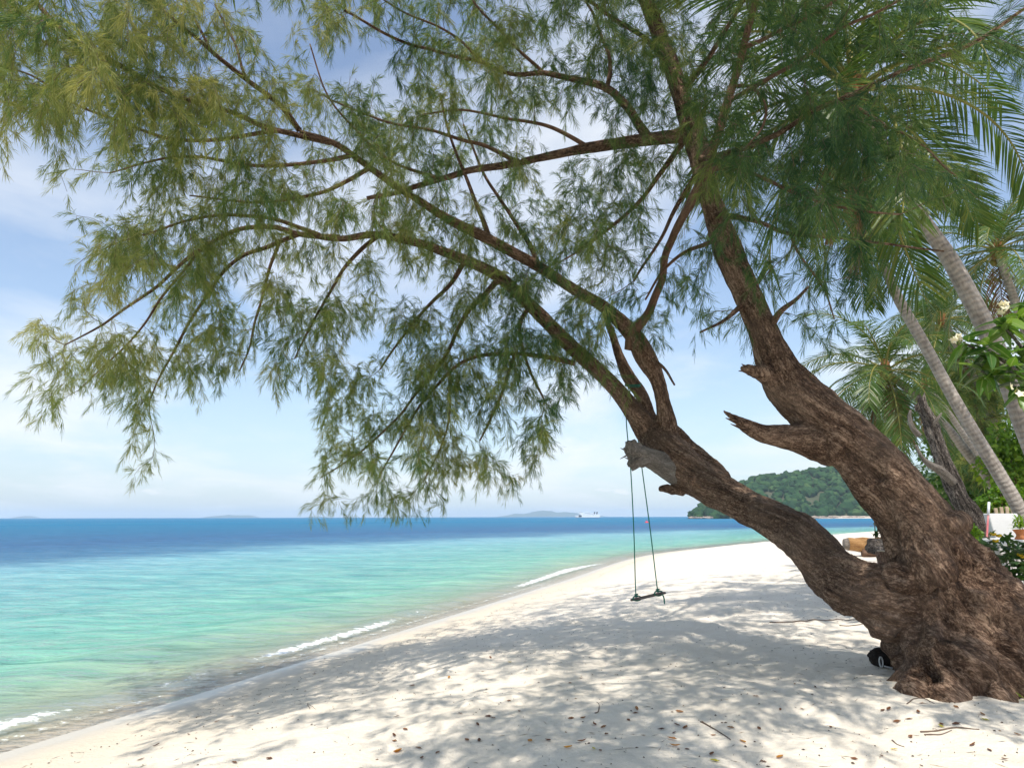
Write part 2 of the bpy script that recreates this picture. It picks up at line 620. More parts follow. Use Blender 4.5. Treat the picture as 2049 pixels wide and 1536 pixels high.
# ---- sea
az = np.concatenate([np.linspace(-62, 62, 400, endpoint=False), np.linspace(62, 298, 60, endpoint=False)])
az = np.radians(az)
rr = np.concatenate([np.geomspace(3, 26, 190, endpoint=False), np.geomspace(26, 120, 110, endpoint=False), np.geomspace(120, 11500, 70)])
RR, AZ = np.meshgrid(rr, az, indexing='ij')
X, Y = (RR * np.sin(AZ)).ravel(), (RR * np.cos(AZ)).ravel()
D = shore_d(X, Y)
off = -D
P0 = np.stack([X, Y, 0 * X], 1)
ca, sa = math.cos(R(20)), math.sin(R(20))
U = (X * ca + Y * sa)               # roughly along the crests
Vv = (-X * sa + Y * ca)
fade = np.clip(off / 5.0, 0, 1) * np.clip(1.4 - RR.ravel() / 160, 0, 1)
wz = 1.35 * fade * (0.060 * perlin(np.stack([U * 0.16, Vv * 0.55, 0 * X], 1)) + 0.045 * perlin(np.stack([U * 0.42, Vv * 1.3, 0 * X + 7], 1)) + 0.022 * perlin(np.stack([U * 1.1, Vv * 2.9, 0 * X + 3], 1)))
along = np.interp(Y, SHORE[:, 1], np.arange(len(SHORE)))  # index along the shore
lap = perlin(np.stack([along * 0.16, 0 * X + 2.5, 0 * X], 1))
lap2 = perlin(np.stack([along * 0.33, 0 * X + 8.5, 0 * X], 1))
oc = 0.95 + 0.40 * lap                                   # where the small breaker stands
wz += 0.085 * np.exp(-((off - oc) / 0.42) ** 2) * np.clip(0.75 + lap2, 0.15, 1.2) * (RR.ravel() < 120)
oc2 = 3.6 + 0.9 * lap2
wz += 0.050 * np.exp(-((off - oc2) / 0.7) ** 2) * (RR.ravel() < 120)
wz += 0.012 * (off > -2)
fstr = np.interp(Y, [4, 5, 8.8, 9.3, 10.0, 10.4, 11.2, 11.8, 12.2, 12.8, 16, 17.5, 23.5, 25, 36, 40, 60], [0.7, 1, 1, 0.45, 0.35, 0.85, 0.85, 0.45, 0.5, 1, 0.95, 0.4, 0.35, 0.95, 0.95, 0.3, 0.3]) + 0.35 * lap2
foam = np.exp(-((off - (oc - 0.30)) / 0.20) ** 2) * fstr
foam = np.maximum(foam, 0.58 * np.exp(-((off - 0.22 - 0.25 * lap) / 0.12) ** 2))
na, nr = len(az), len(rr)
i = np.arange(nr - 1)[:, None] * na
j = np.arange(na)[None]
j2 = (j + 1) % na
Fw = np.stack([i + j, i + j2, i + na + j2, i + na + j], -1).reshape(-1, 4)
Fw = Fw[(D[Fw] < 1.6).any(1)]
used = np.unique(Fw)
remap = np.full(len(X), -1)
remap[used] = np.arange(len(used))
Fw = remap[Fw]
m, t, p = new_mat('sea_water')
geo = nd(t, 'ShaderNodeNewGeometry')
pos = geo.outputs['Position']
offa = attr(t, 'offshore').outputs['Fac']
wobn = math_n(t, 'SUBTRACT', noise(t, 0.055, 5, 0.6, mapped(t, pos, (0.6, 1.0, 1.0))), 0.5)
wobf = math_n(t, 'SUBTRACT', noise(t, 0.5, 4, 0.65, mapped(t, pos, (0.35, 1.0, 1.0))), 0.5)
offw = math_n(t, 'ADD', offa, math_n(t, 'MULTIPLY', math_n(t, 'ADD', math_n(t, 'MULTIPLY', wobn, 24.0), math_n(t, 'MULTIPLY', wobf, 11.0)),
                                    math_n(t, 'MULTIPLY', offa, 0.03, clamp=True)))
lg = math_n(t, 'DIVIDE', math_n(t, 'LOGARITHM', math_n(t, 'ADD', math_n(t, 'MAXIMUM', offw, 0.0), 1.0), 10.0), 3.0)  # 0 at shore, 1 at 1000 m


def lp(dm):
    return math.log10(dm + 1) / 3.0


wc = ramp(t, [(lp(0), (0.60, 0.62, 0.42)), (lp(1.5), (0.46, 0.64, 0.42)), (lp(4), (0.24, 0.56, 0.40)), (lp(10), (0.17, 0.43, 0.375)), (lp(18), (0.19, 0.44, 0.44)),
              (lp(25), (0.20, 0.43, 0.48)), (lp(33), (0.060, 0.19, 0.31)), (lp(55), (0.034, 0.125, 0.26)), (lp(110), (0.022, 0.150, 0.28)),
              (lp(260), (0.016, 0.175, 0.31)), (lp(900), (0.014, 0.165, 0.31))], lg)
col_ = mix_c(t, math_n(t, 'MULTIPLY', ramp(t, [(0.35, 0.0), (0.7, 1.0)], noise(t, 0.35, 6, 0.65, mapped(t, pos, (0.25, 1.0, 1.0)))).outputs[0], 0.22), wc.outputs[0], (0.06, 0.30, 0.30), 'MULTIPLY')
col_ = mix_c(t, 1.0, wc.outputs[0], ramp(t, [(0.32, (0.62, 0.74, 0.80)), (0.68, (1.22, 1.14, 1.10))], noise(t, 0.6, 6, 0.7, mapped(t, pos, (0.22, 1.0, 1.0)))).outputs[0], 'MULTIPLY')  # light and dark faces of the ripples painted into the water colour
col_ = mix_c(t, 1.0, col_, ramp(t, [(0.34, (0.60, 0.80, 0.86)), (0.64, (1.22, 1.10, 1.07))], noise(t, 1.9, 5, 0.65, mapped(t, pos, (0.30, 1.0, 1.0)))).outputs[0], 'MULTIPLY')  # finer ripple light and dark painted on top
fo = attr(t, 'foam').outputs['Fac']
fn = noise(t, 7.0, 6, 0.7, pos)
fm = ramp(t, [(0.0, 0.0), (0.30, 1.0)], math_n(t, 'ADD', math_n(t, 'SUBTRACT', fo, 0.50), math_n(t, 'MULTIPLY', math_n(t, 'SUBTRACT', fn, 0.5), 2.2))).outputs[0]
fm = math_n(t, 'MULTIPLY', fm, math_n(t, 'MULTIPLY', fo, 3.0, clamp=True))
t.links.new(mix_c(t, fm, col_, (0.82, 0.84, 0.84)), p.inputs['Base Color'])
p.inputs['Roughness'].default_value = 0.8
p.inputs['Specular IOR Level'].default_value = 0.0
alpha = ramp(t, [(0.0, 0.0), (lp(0.25), 0.10), (lp(1.2), 0.46), (lp(4.0), 0.85), (lp(9), 1.0)], lg).outputs[0]
alpha = math_n(t, 'MAXIMUM', alpha, fm)
b = bump(t, None, noise(t, 0.32, 4, 0.6, mapped(t, pos, (0.35, 1.0, 1.0))), 0.8, 0.55)
b = bump(t, None, noise(t, 1.6, 5, 0.6, mapped(t, pos, (0.4, 1.0, 1.0))), 1.0, 0.26, b)
bn = bump(t, p, noise(t, 7.0, 4, 0.6, mapped(t, pos, (0.6, 1.0, 1.0))), 0.8, 0.05, b)
gl = nd(t, 'ShaderNodeBsdfGlossy')
t.links.new(ramp(t, [(0.0, 0.06), (lp(30), 0.10), (lp(100), 0.22), (lp(600), 0.32)], lg).outputs[0], gl.inputs['Roughness'])
t.links.new(bn, gl.inputs['Normal'])
fr2 = nd(t, 'ShaderNodeFresnel', inp={'IOR': 1.33})
t.links.new(bn, fr2.inputs['Normal'])
# waves hide each other's far sides, so the mean mirror of a rough sea stays far below that of flat water
cap_ = ramp(t, [(0.0, 1.0), (lp(6), 0.95), (lp(22), 0.80), (lp(45), 0.42), (lp(300), 0.24)], lg).outputs[0]
fac_ = math_n(t, 'MULTIPLY', math_n(t, 'MULTIPLY', fr2.outputs[0], cap_), math_n(t, 'SUBTRACT', 1.0, fm))
tp_ = nd(t, 'ShaderNodeBsdfTransparent')
m1 = nd(t, 'ShaderNodeMixShader')
t.links.new(alpha, m1.inputs[0]); t.links.new(tp_.outputs[0], m1.inputs[1]); t.links.new(p.outputs[0], m1.inputs[2])
m2 = nd(t, 'ShaderNodeMixShader')
t.links.new(fac_, m2.inputs[0]); t.links.new(m1.outputs[0], m2.inputs[1]); t.links.new(gl.outputs[0], m2.inputs[2])
t.links.new(m2.outputs[0], t.nodes['Material Output'].inputs['Surface'])
MAT['water'] = m
sea = obj('sea', mesh_from('sea', np.stack([X, Y, wz], 1)[used], [Fw], True, {'offshore': off[used], 'foam': foam[used]}), m)
tag(sea, kind='structure')

# ---- wooded hill across the bay
HD = 690.0


def hx(px):
    return at(px, 1033, HD).x


def hill_h(x, y):
    x, y = np.asarray(x, float), np.asarray(y, float)
    xs = [hx(q) for q in (1375, 1400, 1450, 1500, 1560, 1640, 1700, 1800, 1900, 2100, 2400)]
    hs = [0, 6, 22, 33, 43, 49, 51, 52, 46, 42, 40]
    ridge = np.interp(x - (y - HD) * 0.27, xs, hs)
    v = np.clip((y - HD) / 130.0, 0, None)
    prof = np.where(v < 1, np.sin(np.clip(v, 0, 1) * math.pi / 2) ** 0.9, np.cos(np.clip((v - 1) / 2.2, 0, 1) * math.pi / 2))
    n = perlin(np.stack([x.ravel() / 38, y.ravel() / 38, 0 * x.ravel()], 1)).reshape(x.shape)
    return -1.5 + prof * ridge * (1 + 0.16 * n) + 2.4 * np.clip(v * 10, 0, 1) * (ridge > 0.5)


hx_ = np.linspace(hx(1375), hx(2500), 110)
hy_ = np.linspace(HD - 6, HD + 400, 60)
HX, HY = np.meshgrid(hx_, hy_)
HZ = hill_h(HX, HY)
i = np.arange(59)[:, None] * 110
j = np.arange(109)[None]
hill = obj('hill', mesh_from('hill', np.stack([HX.ravel(), HY.ravel(), HZ.ravel()], 1), [np.stack([i + j, i + j + 1, i + 111 + j, i + 110 + j], -1).reshape(-1, 4)]),
           simple('hill_soil', (0.05, 0.07, 0.03), (0.10, 0.09, 0.05), 0.1))
tag(hill, kind='structure')


def ico(sub):
    bm = bmesh.new()
    bmesh.ops.create_icosphere(bm, subdivisions=sub, radius=1.0)
    bm.verts.index_update()
    V = np.array([v.co[:] for v in bm.verts])
    Fx = np.array([[v.index for v in f.verts] for f in bm.faces])
    bm.free()
    return V, Fx


IV, IF = ico(2)
N = 2100
X = rng.uniform(hx(1384), hx(2200), N)
Y = HD + 4 + 215 * rng.uniform(0, 1, N) ** 1.5
X = X + (Y - HD) * 0.27
near = (Y < HD + 16) & (X > hx(1600))
Zc = hill_h(X, Y)
S = rng.uniform(1.8, 6.0, N)
keep = Zc > 0.3
X, Y, Zc, S = X[keep], Y[keep], Zc[keep], S[keep]
N = len(X)
V = np.repeat(IV[None], N, 0)
jit = 1 + 0.55 * perlin((IV[None] * 1.9 + rng.uniform(0, 90, (N, 1, 3))).reshape(-1, 3)).reshape(N, -1)
V = V * jit[..., None] * S[:, None, None] * np.stack([rng.uniform(.85, 1.2, N), rng.uniform(.85, 1.2, N), rng.uniform(.75, 1.15, N)], 1)[:, None]
V += np.stack([X, Y, Zc + S * 0.45], 1)[:, None]
tint = np.repeat(np.clip(rng.normal(0.42, 0.30, N), 0, 1), len(IV)) + rng.normal(0, 0.10, N * len(IV))
Ff = (IF[None] + (np.arange(N) * len(IV))[:, None, None]).reshape(-1, 3)
m_ = MAT['far_leaf']
hw = obj('hill_forest', mesh_from('hill_forest', V.reshape(-1, 3), [Ff], False, {'tint': np.clip(tint, 0, 1)}), m_)
tag(hw, 'dense dark green forest covering the low hill across the bay', 'forest', kind='stuff')
# the pale rocky foreshore under the hill
N = 260
px_ = np.concatenate([rng.uniform(1380, 1425, 60), rng.uniform(1600, 1790, 200)])
X = np.array([hx(q) for q in px_])
Y = HD - 1 + rng.uniform(-3, 3, N)
S = rng.uniform(0.5, 1.6, N)
V = IV[None] * (1 + 0.4 * perlin((IV[None] * 1.4 + rng.uniform(0, 90, (N, 1, 3))).reshape(-1, 3)).reshape(N, -1))[..., None] * S[:, None, None] * np.array([1.6, 1.2, 0.75])
V += np.stack([X, Y, 0.3 + 0 * X + rng.uniform(0, 1.2, N)], 1)[:, None]
rk = obj('shore_rocks', mesh_from('shore_rocks', V.reshape(-1, 3), [(IF[None] + (np.arange(N) * len(IV))[:, None, None]).reshape(-1, 3)], False),
         simple('shore_rock', (0.20, 0.16, 0.13), (0.46, 0.37, 0.30), 0.3, 0.9))
tag(rk, 'band of pale brown boulders along the waterline below the wooded hill', 'rocks', kind='stuff')
sb = MB()
sp = catmull([(hx(1595), HD - 2.5, 0.0), (hx(1680), HD - 4.5, 0), (hx(1760), HD - 5, 0), (hx(1900), HD - 4, 0)], 6.0)
Vs = np.vstack([sp + (0, -3.0, -0.3), sp + (0, 3, 1.6), sp + (0, 9, 2.6)])
k = len(sp)
q = np.arange(k - 1)
sb.add(Vs, None, np.vstack([np.stack([q, q + 1, k + q + 1, k + q], 1), np.stack([k + q, k + q + 1, 2 * k + q + 1, 2 * k + q], 1)]))
tag(obj('far_beach', sb.mesh('far_beach'), simple('far_sand', (0.50, 0.42, 0.33), (0.62, 0.55, 0.46), 0.2)), kind='structure')

# ---- distant islands
ISL = MAT['island'] = simple('island_forest', (0.035, 0.07, 0.035), (0.06, 0.09, 0.05), 0.02)
for prof, dist_, lab in (
        ([(985, 0), (1010, 3), (1030, 7), (1050, 7), (1065, 10), (1085, 13), (1100, 12), (1112, 9), (1130, 10), (1150, 8), (1180, 6), (1205, 2), (1215, 0)], 8600, 'largest hazy blue island on the horizon, behind the ferry'),
        ([(415, 0), (422, 3), (435, 4), (455, 6), (475, 5), (500, 5), (512, 1), (516, 0)], 8800, 'low hazy island on the horizon left of the crown tips'),
        ([(790, 0), (797, 3), (815, 5), (835, 4), (855, 0)], 8800, 'small hazy islet on the horizon below the lowest hanging branch tips'),
        ([(615, 0), (622, 2), (640, 2.6), (655, 0)], 9000, 'tiny flat islet on the horizon between two larger ones'),
        ([(44, 0), (48, 4), (55, 5), (60, 2), (64, 0)], 9000, 'tiny pointed islet on the horizon at the far left')):
    s_ = dist_ / F
    xs = np.interp(np.linspace(0, 1, 60), np.linspace(0, 1, len(prof)), [q[0] for q in prof])
    hs = np.interp(xs, [q[0] for q in prof], [q[1] for q in prof]) * s_ * 0.98
    hs = hs * (1 + 0.10 * perlin(np.stack([xs * 0.31, 0 * xs, 0 * xs], 1))) - 1
    wx = np.array([at(q, 1033, dist_).x for q in xs])
    V, F4 = [], []
    K = 9
    for r_ in range(K):
        v_ = r_ / (K - 1) * 2 - 1
        V.append(np.stack([wx, dist_ + v_ * 260 + 0 * wx, np.maximum(hs, 0) * math.cos(v_ * math.pi / 2) ** 0.8 * (1 + 0.15 * perlin(np.stack([wx / 90, 0 * wx + r_ * 1.7, 0 * wx], 1))) - 1.0], 1))
    i = np.arange(K - 1)[:, None] * 60
    j = np.arange(59)[None]
    io = obj('island', mesh_from('island', np.vstack(V), [np.stack([i + j, i + j + 1, i + 61 + j, i + 60 + j], -1).reshape(-1, 4)]), ISL)
    io.name = 'island'
    tag(io, lab, 'island', 'islands on the horizon', 'structure')

# ---- ferry
fl = at(1151, 1033, 1560)
fr_ = at(1200.5, 1033, 1560)
FB = Vector(((fl.x + fr_.x) / 2, 1560, 0))
FL = fr_.x - fl.x
ferry = empty('ferry', FB, 'white car ferry with dark bow opening sailing on the horizon', 'ferry')
MAT['ship_white'] = simple('ship_paint', (0.78, 0.79, 0.80), (0.70, 0.71, 0.72), 0.2, 0.4)
MAT['ship_dark'] = simple('ship_dark', (0.03, 0.035, 0.05), rough=0.5)
MAT['ship_glass'] = simple('ship_window', (0.04, 0.06, 0.08), rough=0.2)
fx = lambda u: FB.x + (u - 0.5) * FL          # u = 0 bow (left), 1 stern
hb = MB()
sec = [(0.0, 0.6, 2.2, 5.4), (0.03, 2.6, 0.6, 5.2), (0.10, 5.0, -0.8, 4.8), (0.25, 6.4, -1, 4.5), (0.85, 6.4, -1, 4.5), (1.0, 5.8, -0.6, 4.6)]
V = []
for u, w_, z0, z1 in sec:
    V += [(fx(u), FB.y - w_ * .8, z0), (fx(u), FB.y - w_, z0 + 1.6), (fx(u), FB.y - w_, z1), (fx(u), FB.y + w_, z1), (fx(u), FB.y + w_, z0 + 1.6), (fx(u), FB.y + w_ * .8, z0)]
F4 = []
for a in range(len(sec) - 1):
    for b_ in range(6):
        F4.append((a * 6 + b_, a * 6 + (b_ + 1) % 6, a * 6 + 6 + (b_ + 1) % 6, a * 6 + 6 + b_))
hb.add(V, None, F4 + [(0, 1, 4, 5), (1, 2, 3, 4), (30, 31, 34, 35), (31, 32, 33, 34)])
obj('hull', hb.mesh('hull', False), MAT['ship_white'], ferry)
hs_ = MB()
hs_.box((fx(0.02), FB.y - 6.6, -0.6), (fx(0.985), FB.y + 6.6, 0.75))
obj('boot_stripe', hs_.mesh('boot_stripe', False), MAT['ship_dark'], ferry)
obj('bow_opening', MB().box((fx(0.13), FB.y - 6.65, 2.2), (fx(0.25), FB.y - 6.2, 5.6)).mesh('bow_opening', False), MAT['ship_dark'], ferry)
sup = obj('superstructure', MB().box((fx(0.20), FB.y - 5.9, 4.5), (fx(0.97), FB.y + 5.9, 8.2)).mesh('superstructure', False), MAT['ship_white'], ferry)
obj('upper_deck', MB().box((fx(0.14), FB.y - 5.2, 8.2), (fx(0.62), FB.y + 5.2, 10.3)).mesh('upper_deck', False), MAT['ship_white'], ferry)
wh = obj('wheelhouse', MB().box((fx(0.17), FB.y - 4.0, 10.3), (fx(0.30), FB.y + 4.0, 12.2)).mesh('wheelhouse', False), MAT['ship_white'], ferry)
obj('wheelhouse_windows', MB().box((fx(0.168), FB.y - 4.06, 11.1), (fx(0.29), FB.y - 3.9, 11.8)).mesh('wheelhouse_windows', False), MAT['ship_glass'], wh)
for k in range(12):
    u = 0.30 + k * 0.054
    obj('window', MB().box((fx(u), FB.y - 5.97, 6.2), (fx(u + 0.03), FB.y - 5.85, 7.0)).mesh('window', False), MAT['ship_glass'], sup)
for u in (0.77, 0.87):
    Mf = Matrix.Translation((fx(u), FB.y, 8.2)) @ Matrix.Rotation(R(18), 4, 'Y')
    obj('funnel', MB().box((-1.3, -1.4, 0), (1.3, 1.4, 4.8), Mf).mesh('funnel', False), MAT['ship_dark'], ferry)
for u in (0.24, 0.5):
    obj('mast', MB().tube([(fx(u), FB.y, 10), (fx(u), FB.y, 15.0)], 0.22, 6).mesh('mast'), MAT['ship_white'], ferry)
for u in (0.40, 0.48, 0.56, 0.68):
    obj('lifeboat', MB().lathe([(0.05, -2.2), (0.8, -1.5), (1.0, 0), (0.8, 1.5), (0.05, 2.2)], 8, Matrix.Translation((fx(u), FB.y - 5.4, 10.8 if u < .62 else 8.9)) @ Matrix.Rotation(R(90), 4, 'Y')).mesh('lifeboat'), MAT['ship_white'], ferry)
# ---- buoy
bp = at(1294, 1041, 270)
by = empty('buoy', (bp.x, bp.y, 0), 'small pinkish red buoy floating beyond the swing ropes', 'buoy')
obj('float', MB().lathe([(0.02, -0.5), (0.55, -0.4), (0.75, 0.0), (0.6, 0.4), (0.15, 0.65), (0.02, 0.65)], 14, Matrix.Translation((bp.x, bp.y, 0))).mesh('float'), simple('buoy_red', (0.65, 0.06, 0.08), rough=0.5), by)
obj('topmark', MB().lathe([(0.06, 0.6), (0.06, 1.0), (0.16, 1.05), (0.02, 1.25)], 8, Matrix.Translation((bp.x, bp.y, 0))).mesh('topmark'), simple('buoy_top', (0.5, 0.05, 0.06), rough=0.5), by)

# ================================================================== the leaning casuarina
def pix_path(rows, step=0.06):
    """rows (px, py, depth, half width in px) -> resampled world points and radii"""
    P = []
    for px, py, dp, hw_ in rows:
        q = at(px, py, dp)
        P.append((q.x, q.y, q.z, hw_ * axis_depth(q) / F))
    C = catmull(P, step)
    return C[:, :3], np.maximum(C[:, 3], 0.003)


TB = ground(1930, 1360)
tree = empty('casuarina_tree', (TB.x + 0.25, TB.y + 0.3, TB.z), 'huge leaning casuarina with twin trunks and feathery drooping crown over the beach', 'tree')

MAIN = [(2000, 1450, 7.35, 150), (1975, 1370, 7.3, 138), (1935, 1280, 7.3, 122), (1898, 1200, 7.3, 108), (1876, 1130, 7.3, 76), (1850, 1060, 7.33, 59), (1811, 1000, 7.37, 54),
        (1760, 942, 7.4, 52), (1698, 880, 7.42, 52), (1632, 825, 7.45, 50), (1577, 770, 7.5, 45), (1547, 715, 7.5, 34), (1522, 650, 7.55, 27), (1498, 595, 7.6, 26), (1468, 530, 7.6, 27),
        (1444, 465, 7.65, 25), (1420, 395, 7.7, 21), (1402, 320, 7.7, 22), (1385, 260, 7.75, 21), (1362, 190, 7.8, 18), (1343, 130, 7.8, 17), (1315, 60, 7.8, 15), (1285, -20, 7.7, 14), (1245, -120, 7.4, 11), (1190, -240, 7.0, 8)]
LOW = [(1915, 1260, 7.3, 80), (1840, 1225, 7.25, 72), (1775, 1196, 7.33, 58), (1722, 1178, 7.5, 45), (1662, 1140, 7.9, 43), (1628, 1102, 8.15, 43), (1588, 1063, 8.5, 38), (1495, 1013, 9.2, 32), (1400, 959, 9.8, 36),
       (1342, 913, 10.1, 41), (1312, 878, 10.3, 38)]
LIMB_A = [(1318, 888, 10.3, 36), (1288, 850, 10.35, 25), (1256, 808, 10.4, 18), (1220, 765, 10.4, 16), (1140, 690, 10.3, 15), (1060, 610, 10.1, 13), (1000, 555, 9.9, 12), (930, 520, 9.7, 11), (850, 490, 9.4, 9),
          (760, 470, 9.2, 8), (680, 475, 9.1, 6.5), (610, 466, 9.0, 5.5)]
LIMB_B = [(1325, 895, 10.25, 34), (1332, 850, 10.2, 22), (1326, 805, 10.15, 15), (1315, 760, 10.1, 15), (1290, 712, 10.05, 21), (1262, 665, 10.0, 17), (1210, 615, 9.9, 12.5), (1150, 580, 9.8, 11.5), (1080, 535, 9.6, 11),
          (980, 480, 9.3, 11.5), (900, 440, 9.0, 10), (820, 390, 8.6, 8), (740, 335, 8.2, 6.5), (660, 285, 7.8, 6), (600, 262, 7.6, 5.5)]
LIMB_D = [(1318, 880, 10.5, 22), (1300, 835, 10.55, 14), (1283, 790, 10.55, 13), (1258, 755, 10.5, 14), (1240, 715, 10.45, 10), (1224, 665, 10.4, 8), (1205, 620, 10.4, 3)]
LIMB_C = [(1258, 700, 10.05, 9), (1266, 668, 9.95, 11), (1298, 625, 9.7, 8.5), (1320, 570, 9.2, 7.5), (1336, 500, 8.5, 7.5), (1365, 435, 7.8, 8), (1395, 380, 7.15, 10), (1415, 330, 6.95, 9.5), (1436, 270, 6.8, 9),
          (1456, 200, 6.7, 8.5), (1476, 140, 6.6, 7.5), (1492, 75, 6.5, 7), (1515, 0, 6.4, 6), (1540, -90, 6.2, 5)]
LIMB_E = [(1392, 265, 7.75, 22), (1360, 272, 7.8, 15), (1285, 281, 8.0, 13), (1180, 296, 8.3, 11.5), (1100, 312, 8.5, 9), (1040, 325, 8.6, 8), (960, 341, 8.6, 7), (880, 357, 8.5, 6), (800, 385, 8.4, 5), (735, 398, 8.3, 4)]
LIMB_F = [(1300, 280, 8.0, 11), (1278, 250, 8.05, 9), (1250, 207, 8.1, 8.5), (1215, 177, 8.1, 8), (1150, 158, 8.2, 6.5), (1090, 148, 8.2, 5.5), (1020, 148, 8.1, 4.5), (950, 120, 8.0, 4), (870, 103, 7.8, 3.5), (790, 75, 7.5, 3), (690, 25, 7.2, 2.5)]
STUB1 = [(1660, 885, 7.42, 50), (1605, 878, 7.38, 32), (1560, 873, 7.32, 23), (1525, 867, 7.25, 18), (1495, 853, 7.2, 15), (1472, 838, 7.15, 9), (1446, 822, 7.1, 4)]
STUB2 = [(1560, 755, 7.45, 30), (1525, 747, 7.38, 17), (1505, 742, 7.34, 11), (1490, 738, 7.3, 9), (1480, 734, 7.28, 4)]
STUB3 = [(1360, 945, 9.95, 30), (1310, 920, 9.9, 22), (1280, 908, 9.85, 20), (1266, 898, 9.8, 16), (1262, 882, 9.78, 11)]
STUB3B = [(1290, 915, 9.85, 18), (1270, 925, 9.8, 13), (1261, 932, 9.78, 8)]
EXTRA = [
    [(1885, 1180, 7.2, 66), (1872, 1280, 7.0, 56), (1856, 1345, 6.85, 42), (1842, 1420, 6.7, 26)],
    [(1920, 1190, 7.15, 66), (1915, 1300, 6.9, 60), (1905, 1370, 6.7, 48), (1900, 1450, 6.55, 28)],
    [(1960, 1200, 7.15, 70), (1970, 1310, 6.9, 62), (1972, 1380, 6.7, 50), (1976, 1460, 6.55, 30)],
    [(1952, 1190, 7.2, 60), (2008, 1300, 6.95, 58), (2055, 1370, 6.75, 50), (2080, 1450, 6.6, 32)],
    [(1950, 1190, 7.4, 54), (2035, 1300, 7.35, 52), (2105, 1370, 7.25, 44), (2150, 1440, 7.2, 26)],
    [(1856, 1215, 7.35, 50), (1866, 1290, 7.2, 42), (1868, 1370, 7.1, 30)],
    # folds of the main trunk above the fork
    [(1835, 1130, 7.25, 26), (1800, 1055, 7.30, 28), (1766, 1002, 7.32, 30), (1716, 945, 7.38, 30), (1660, 890, 7.40, 22)],
    [(1915, 1180, 7.05, 36), (1878, 1090, 7.1, 34), (1845, 1030, 7.12, 32), (1805, 965, 7.15, 30), (1750, 900, 7.2, 24)],
    [(1875, 1150, 7.0, 30), (1845, 1080, 7.05, 26), (1815, 1020, 7.1, 22), (1770, 960, 7.15, 16)],
    [(1788, 1168, 7.18, 34), (1832, 1152, 7.10, 40), (1882, 1118, 7.10, 38)],
    # ridge and second skin along the lower limb
    [(1450, 960, 9.75, 18), (1400, 920, 10.2, 20), (1360, 880, 10.45, 20), (1330, 850, 10.5, 16)],
    [(1640, 1160, 7.95, 18), (1632, 1140, 8.0, 22), (1640, 1120, 7.95, 18)],
    [(1705, 1205, 7.5, 22), (1680, 1195, 7.6, 20), (1660, 1180, 7.7, 14)],
    [(1622, 1048, 8.35, 10), (1605, 1036, 8.42, 11), (1588, 1030, 8.5, 8)],
    [(1925, 1040, 7.15, 12), (1900, 1050, 7.0, 16), (1880, 1045, 6.95, 10)],
    [(1320, 975, 9.95, 5), (1340, 978, 9.9, 8), (1370, 985, 9.85, 8)],
]
TRUNK_SET = [MAIN, LOW, LIMB_A[:9], LIMB_B[:12], LIMB_D[:6], LIMB_E[:6], STUB1, STUB2] + EXTRA
mb = MB()
skel_p, skel_t, skel_e, skel_s, skel_r, skel_l = [], [], [], [], [], []
for rows in TRUNK_SET:
    pts, rad = pix_path(rows, 0.08)
    mb.tube(pts, rad, 22)
for li_, rows in enumerate((MAIN, LOW[2:], LIMB_A[:9], LIMB_B[:12], LIMB_D[:6], LIMB_E[:6], STUB1[1:])):
    pts, rad = pix_path(rows, 0.10)
    T = np.gradient(pts, axis=0)
    T /= np.linalg.norm(T, axis=1)[:, None]
    e = np.cross(T[0], (0.3, 1, 0.2))
    L = 0
    for k in range(len(pts)):
        if k:
            L += np.linalg.norm(pts[k] - pts[k - 1])
        e = e - T[k] * np.dot(e, T[k])
        e /= np.linalg.norm(e)
        skel_p.append(pts[k]); skel_t.append(T[k]); skel_e.append(e); skel_s.append(L); skel_r.append(rad[k]); skel_l.append(li_)
skel_p, skel_t, skel_e, skel_s, skel_r = map(np.array, (skel_p, skel_t, skel_e, skel_s, skel_r))
raw = bpy.data.objects.new('raw', mb.mesh('raw'))
col.objects.link(raw)
md = raw.modifiers.new('r', 'REMESH')
md.mode = 'VOXEL'
md.voxel_size = 0.025
sm = raw.modifiers.new('s', 'SMOOTH')
sm.factor = 0.5
sm.iterations = 16
dg = bpy.context.evaluated_depsgraph_get()
ev = raw.evaluated_get(dg)
tm = ev.to_mesh()
V = np.empty(len(tm.vertices) * 3, np.float32)
tm.vertices.foreach_get('co', V)
V = V.reshape(-1, 3).astype(float)
Nn = np.empty(len(tm.vertices) * 3, np.float32)
tm.vertices.foreach_get('normal', Nn)
Nn = Nn.reshape(-1, 3).astype(float)
tm.calc_loop_triangles()
polys = np.array([pp.vertices[:] for pp in tm.polygons if len(pp.vertices) == 4])
polys3 = np.array([pp.vertices[:] for pp in tm.polygons if len(pp.vertices) == 3]).reshape(-1, 3)
ev.to_mesh_clear()
bpy.data.objects.remove(raw)
B = np.empty_like(V)
RL = np.empty(len(V))
SEAM = np.empty(len(V))
skel_l = np.array(skel_l)
for s in range(0, len(V), 3000):
    q = V[s:s + 3000, None] - skel_p[None]
    dd = np.linalg.norm(q, axis=2) - skel_r[None] * 0.8
    k = dd.argmin(1)
    dmin = np.stack([dd[:, skel_l == l_].min(1) for l_ in range(skel_l.max() + 1)], 1)
    dmin.sort(1)
    SEAM[s:s + 3000] = 1 - np.clip((dmin[:, 1] - dmin[:, 0]) / 0.11, 0, 1)
    o_ = q[np.arange(len(k)), k]
    ti, ei = skel_t[k], skel_e[k]
    bi = np.cross(ti, ei)
    B[s:s + 3000] = np.stack([(o_ * ei).sum(1), (o_ * bi).sum(1), skel_s[k] + (o_ * ti).sum(1)], 1)
    RL[s:s + 3000] = skel_r[k]
tw = B[:, 2] * 0.35                                        # bark spirals slightly
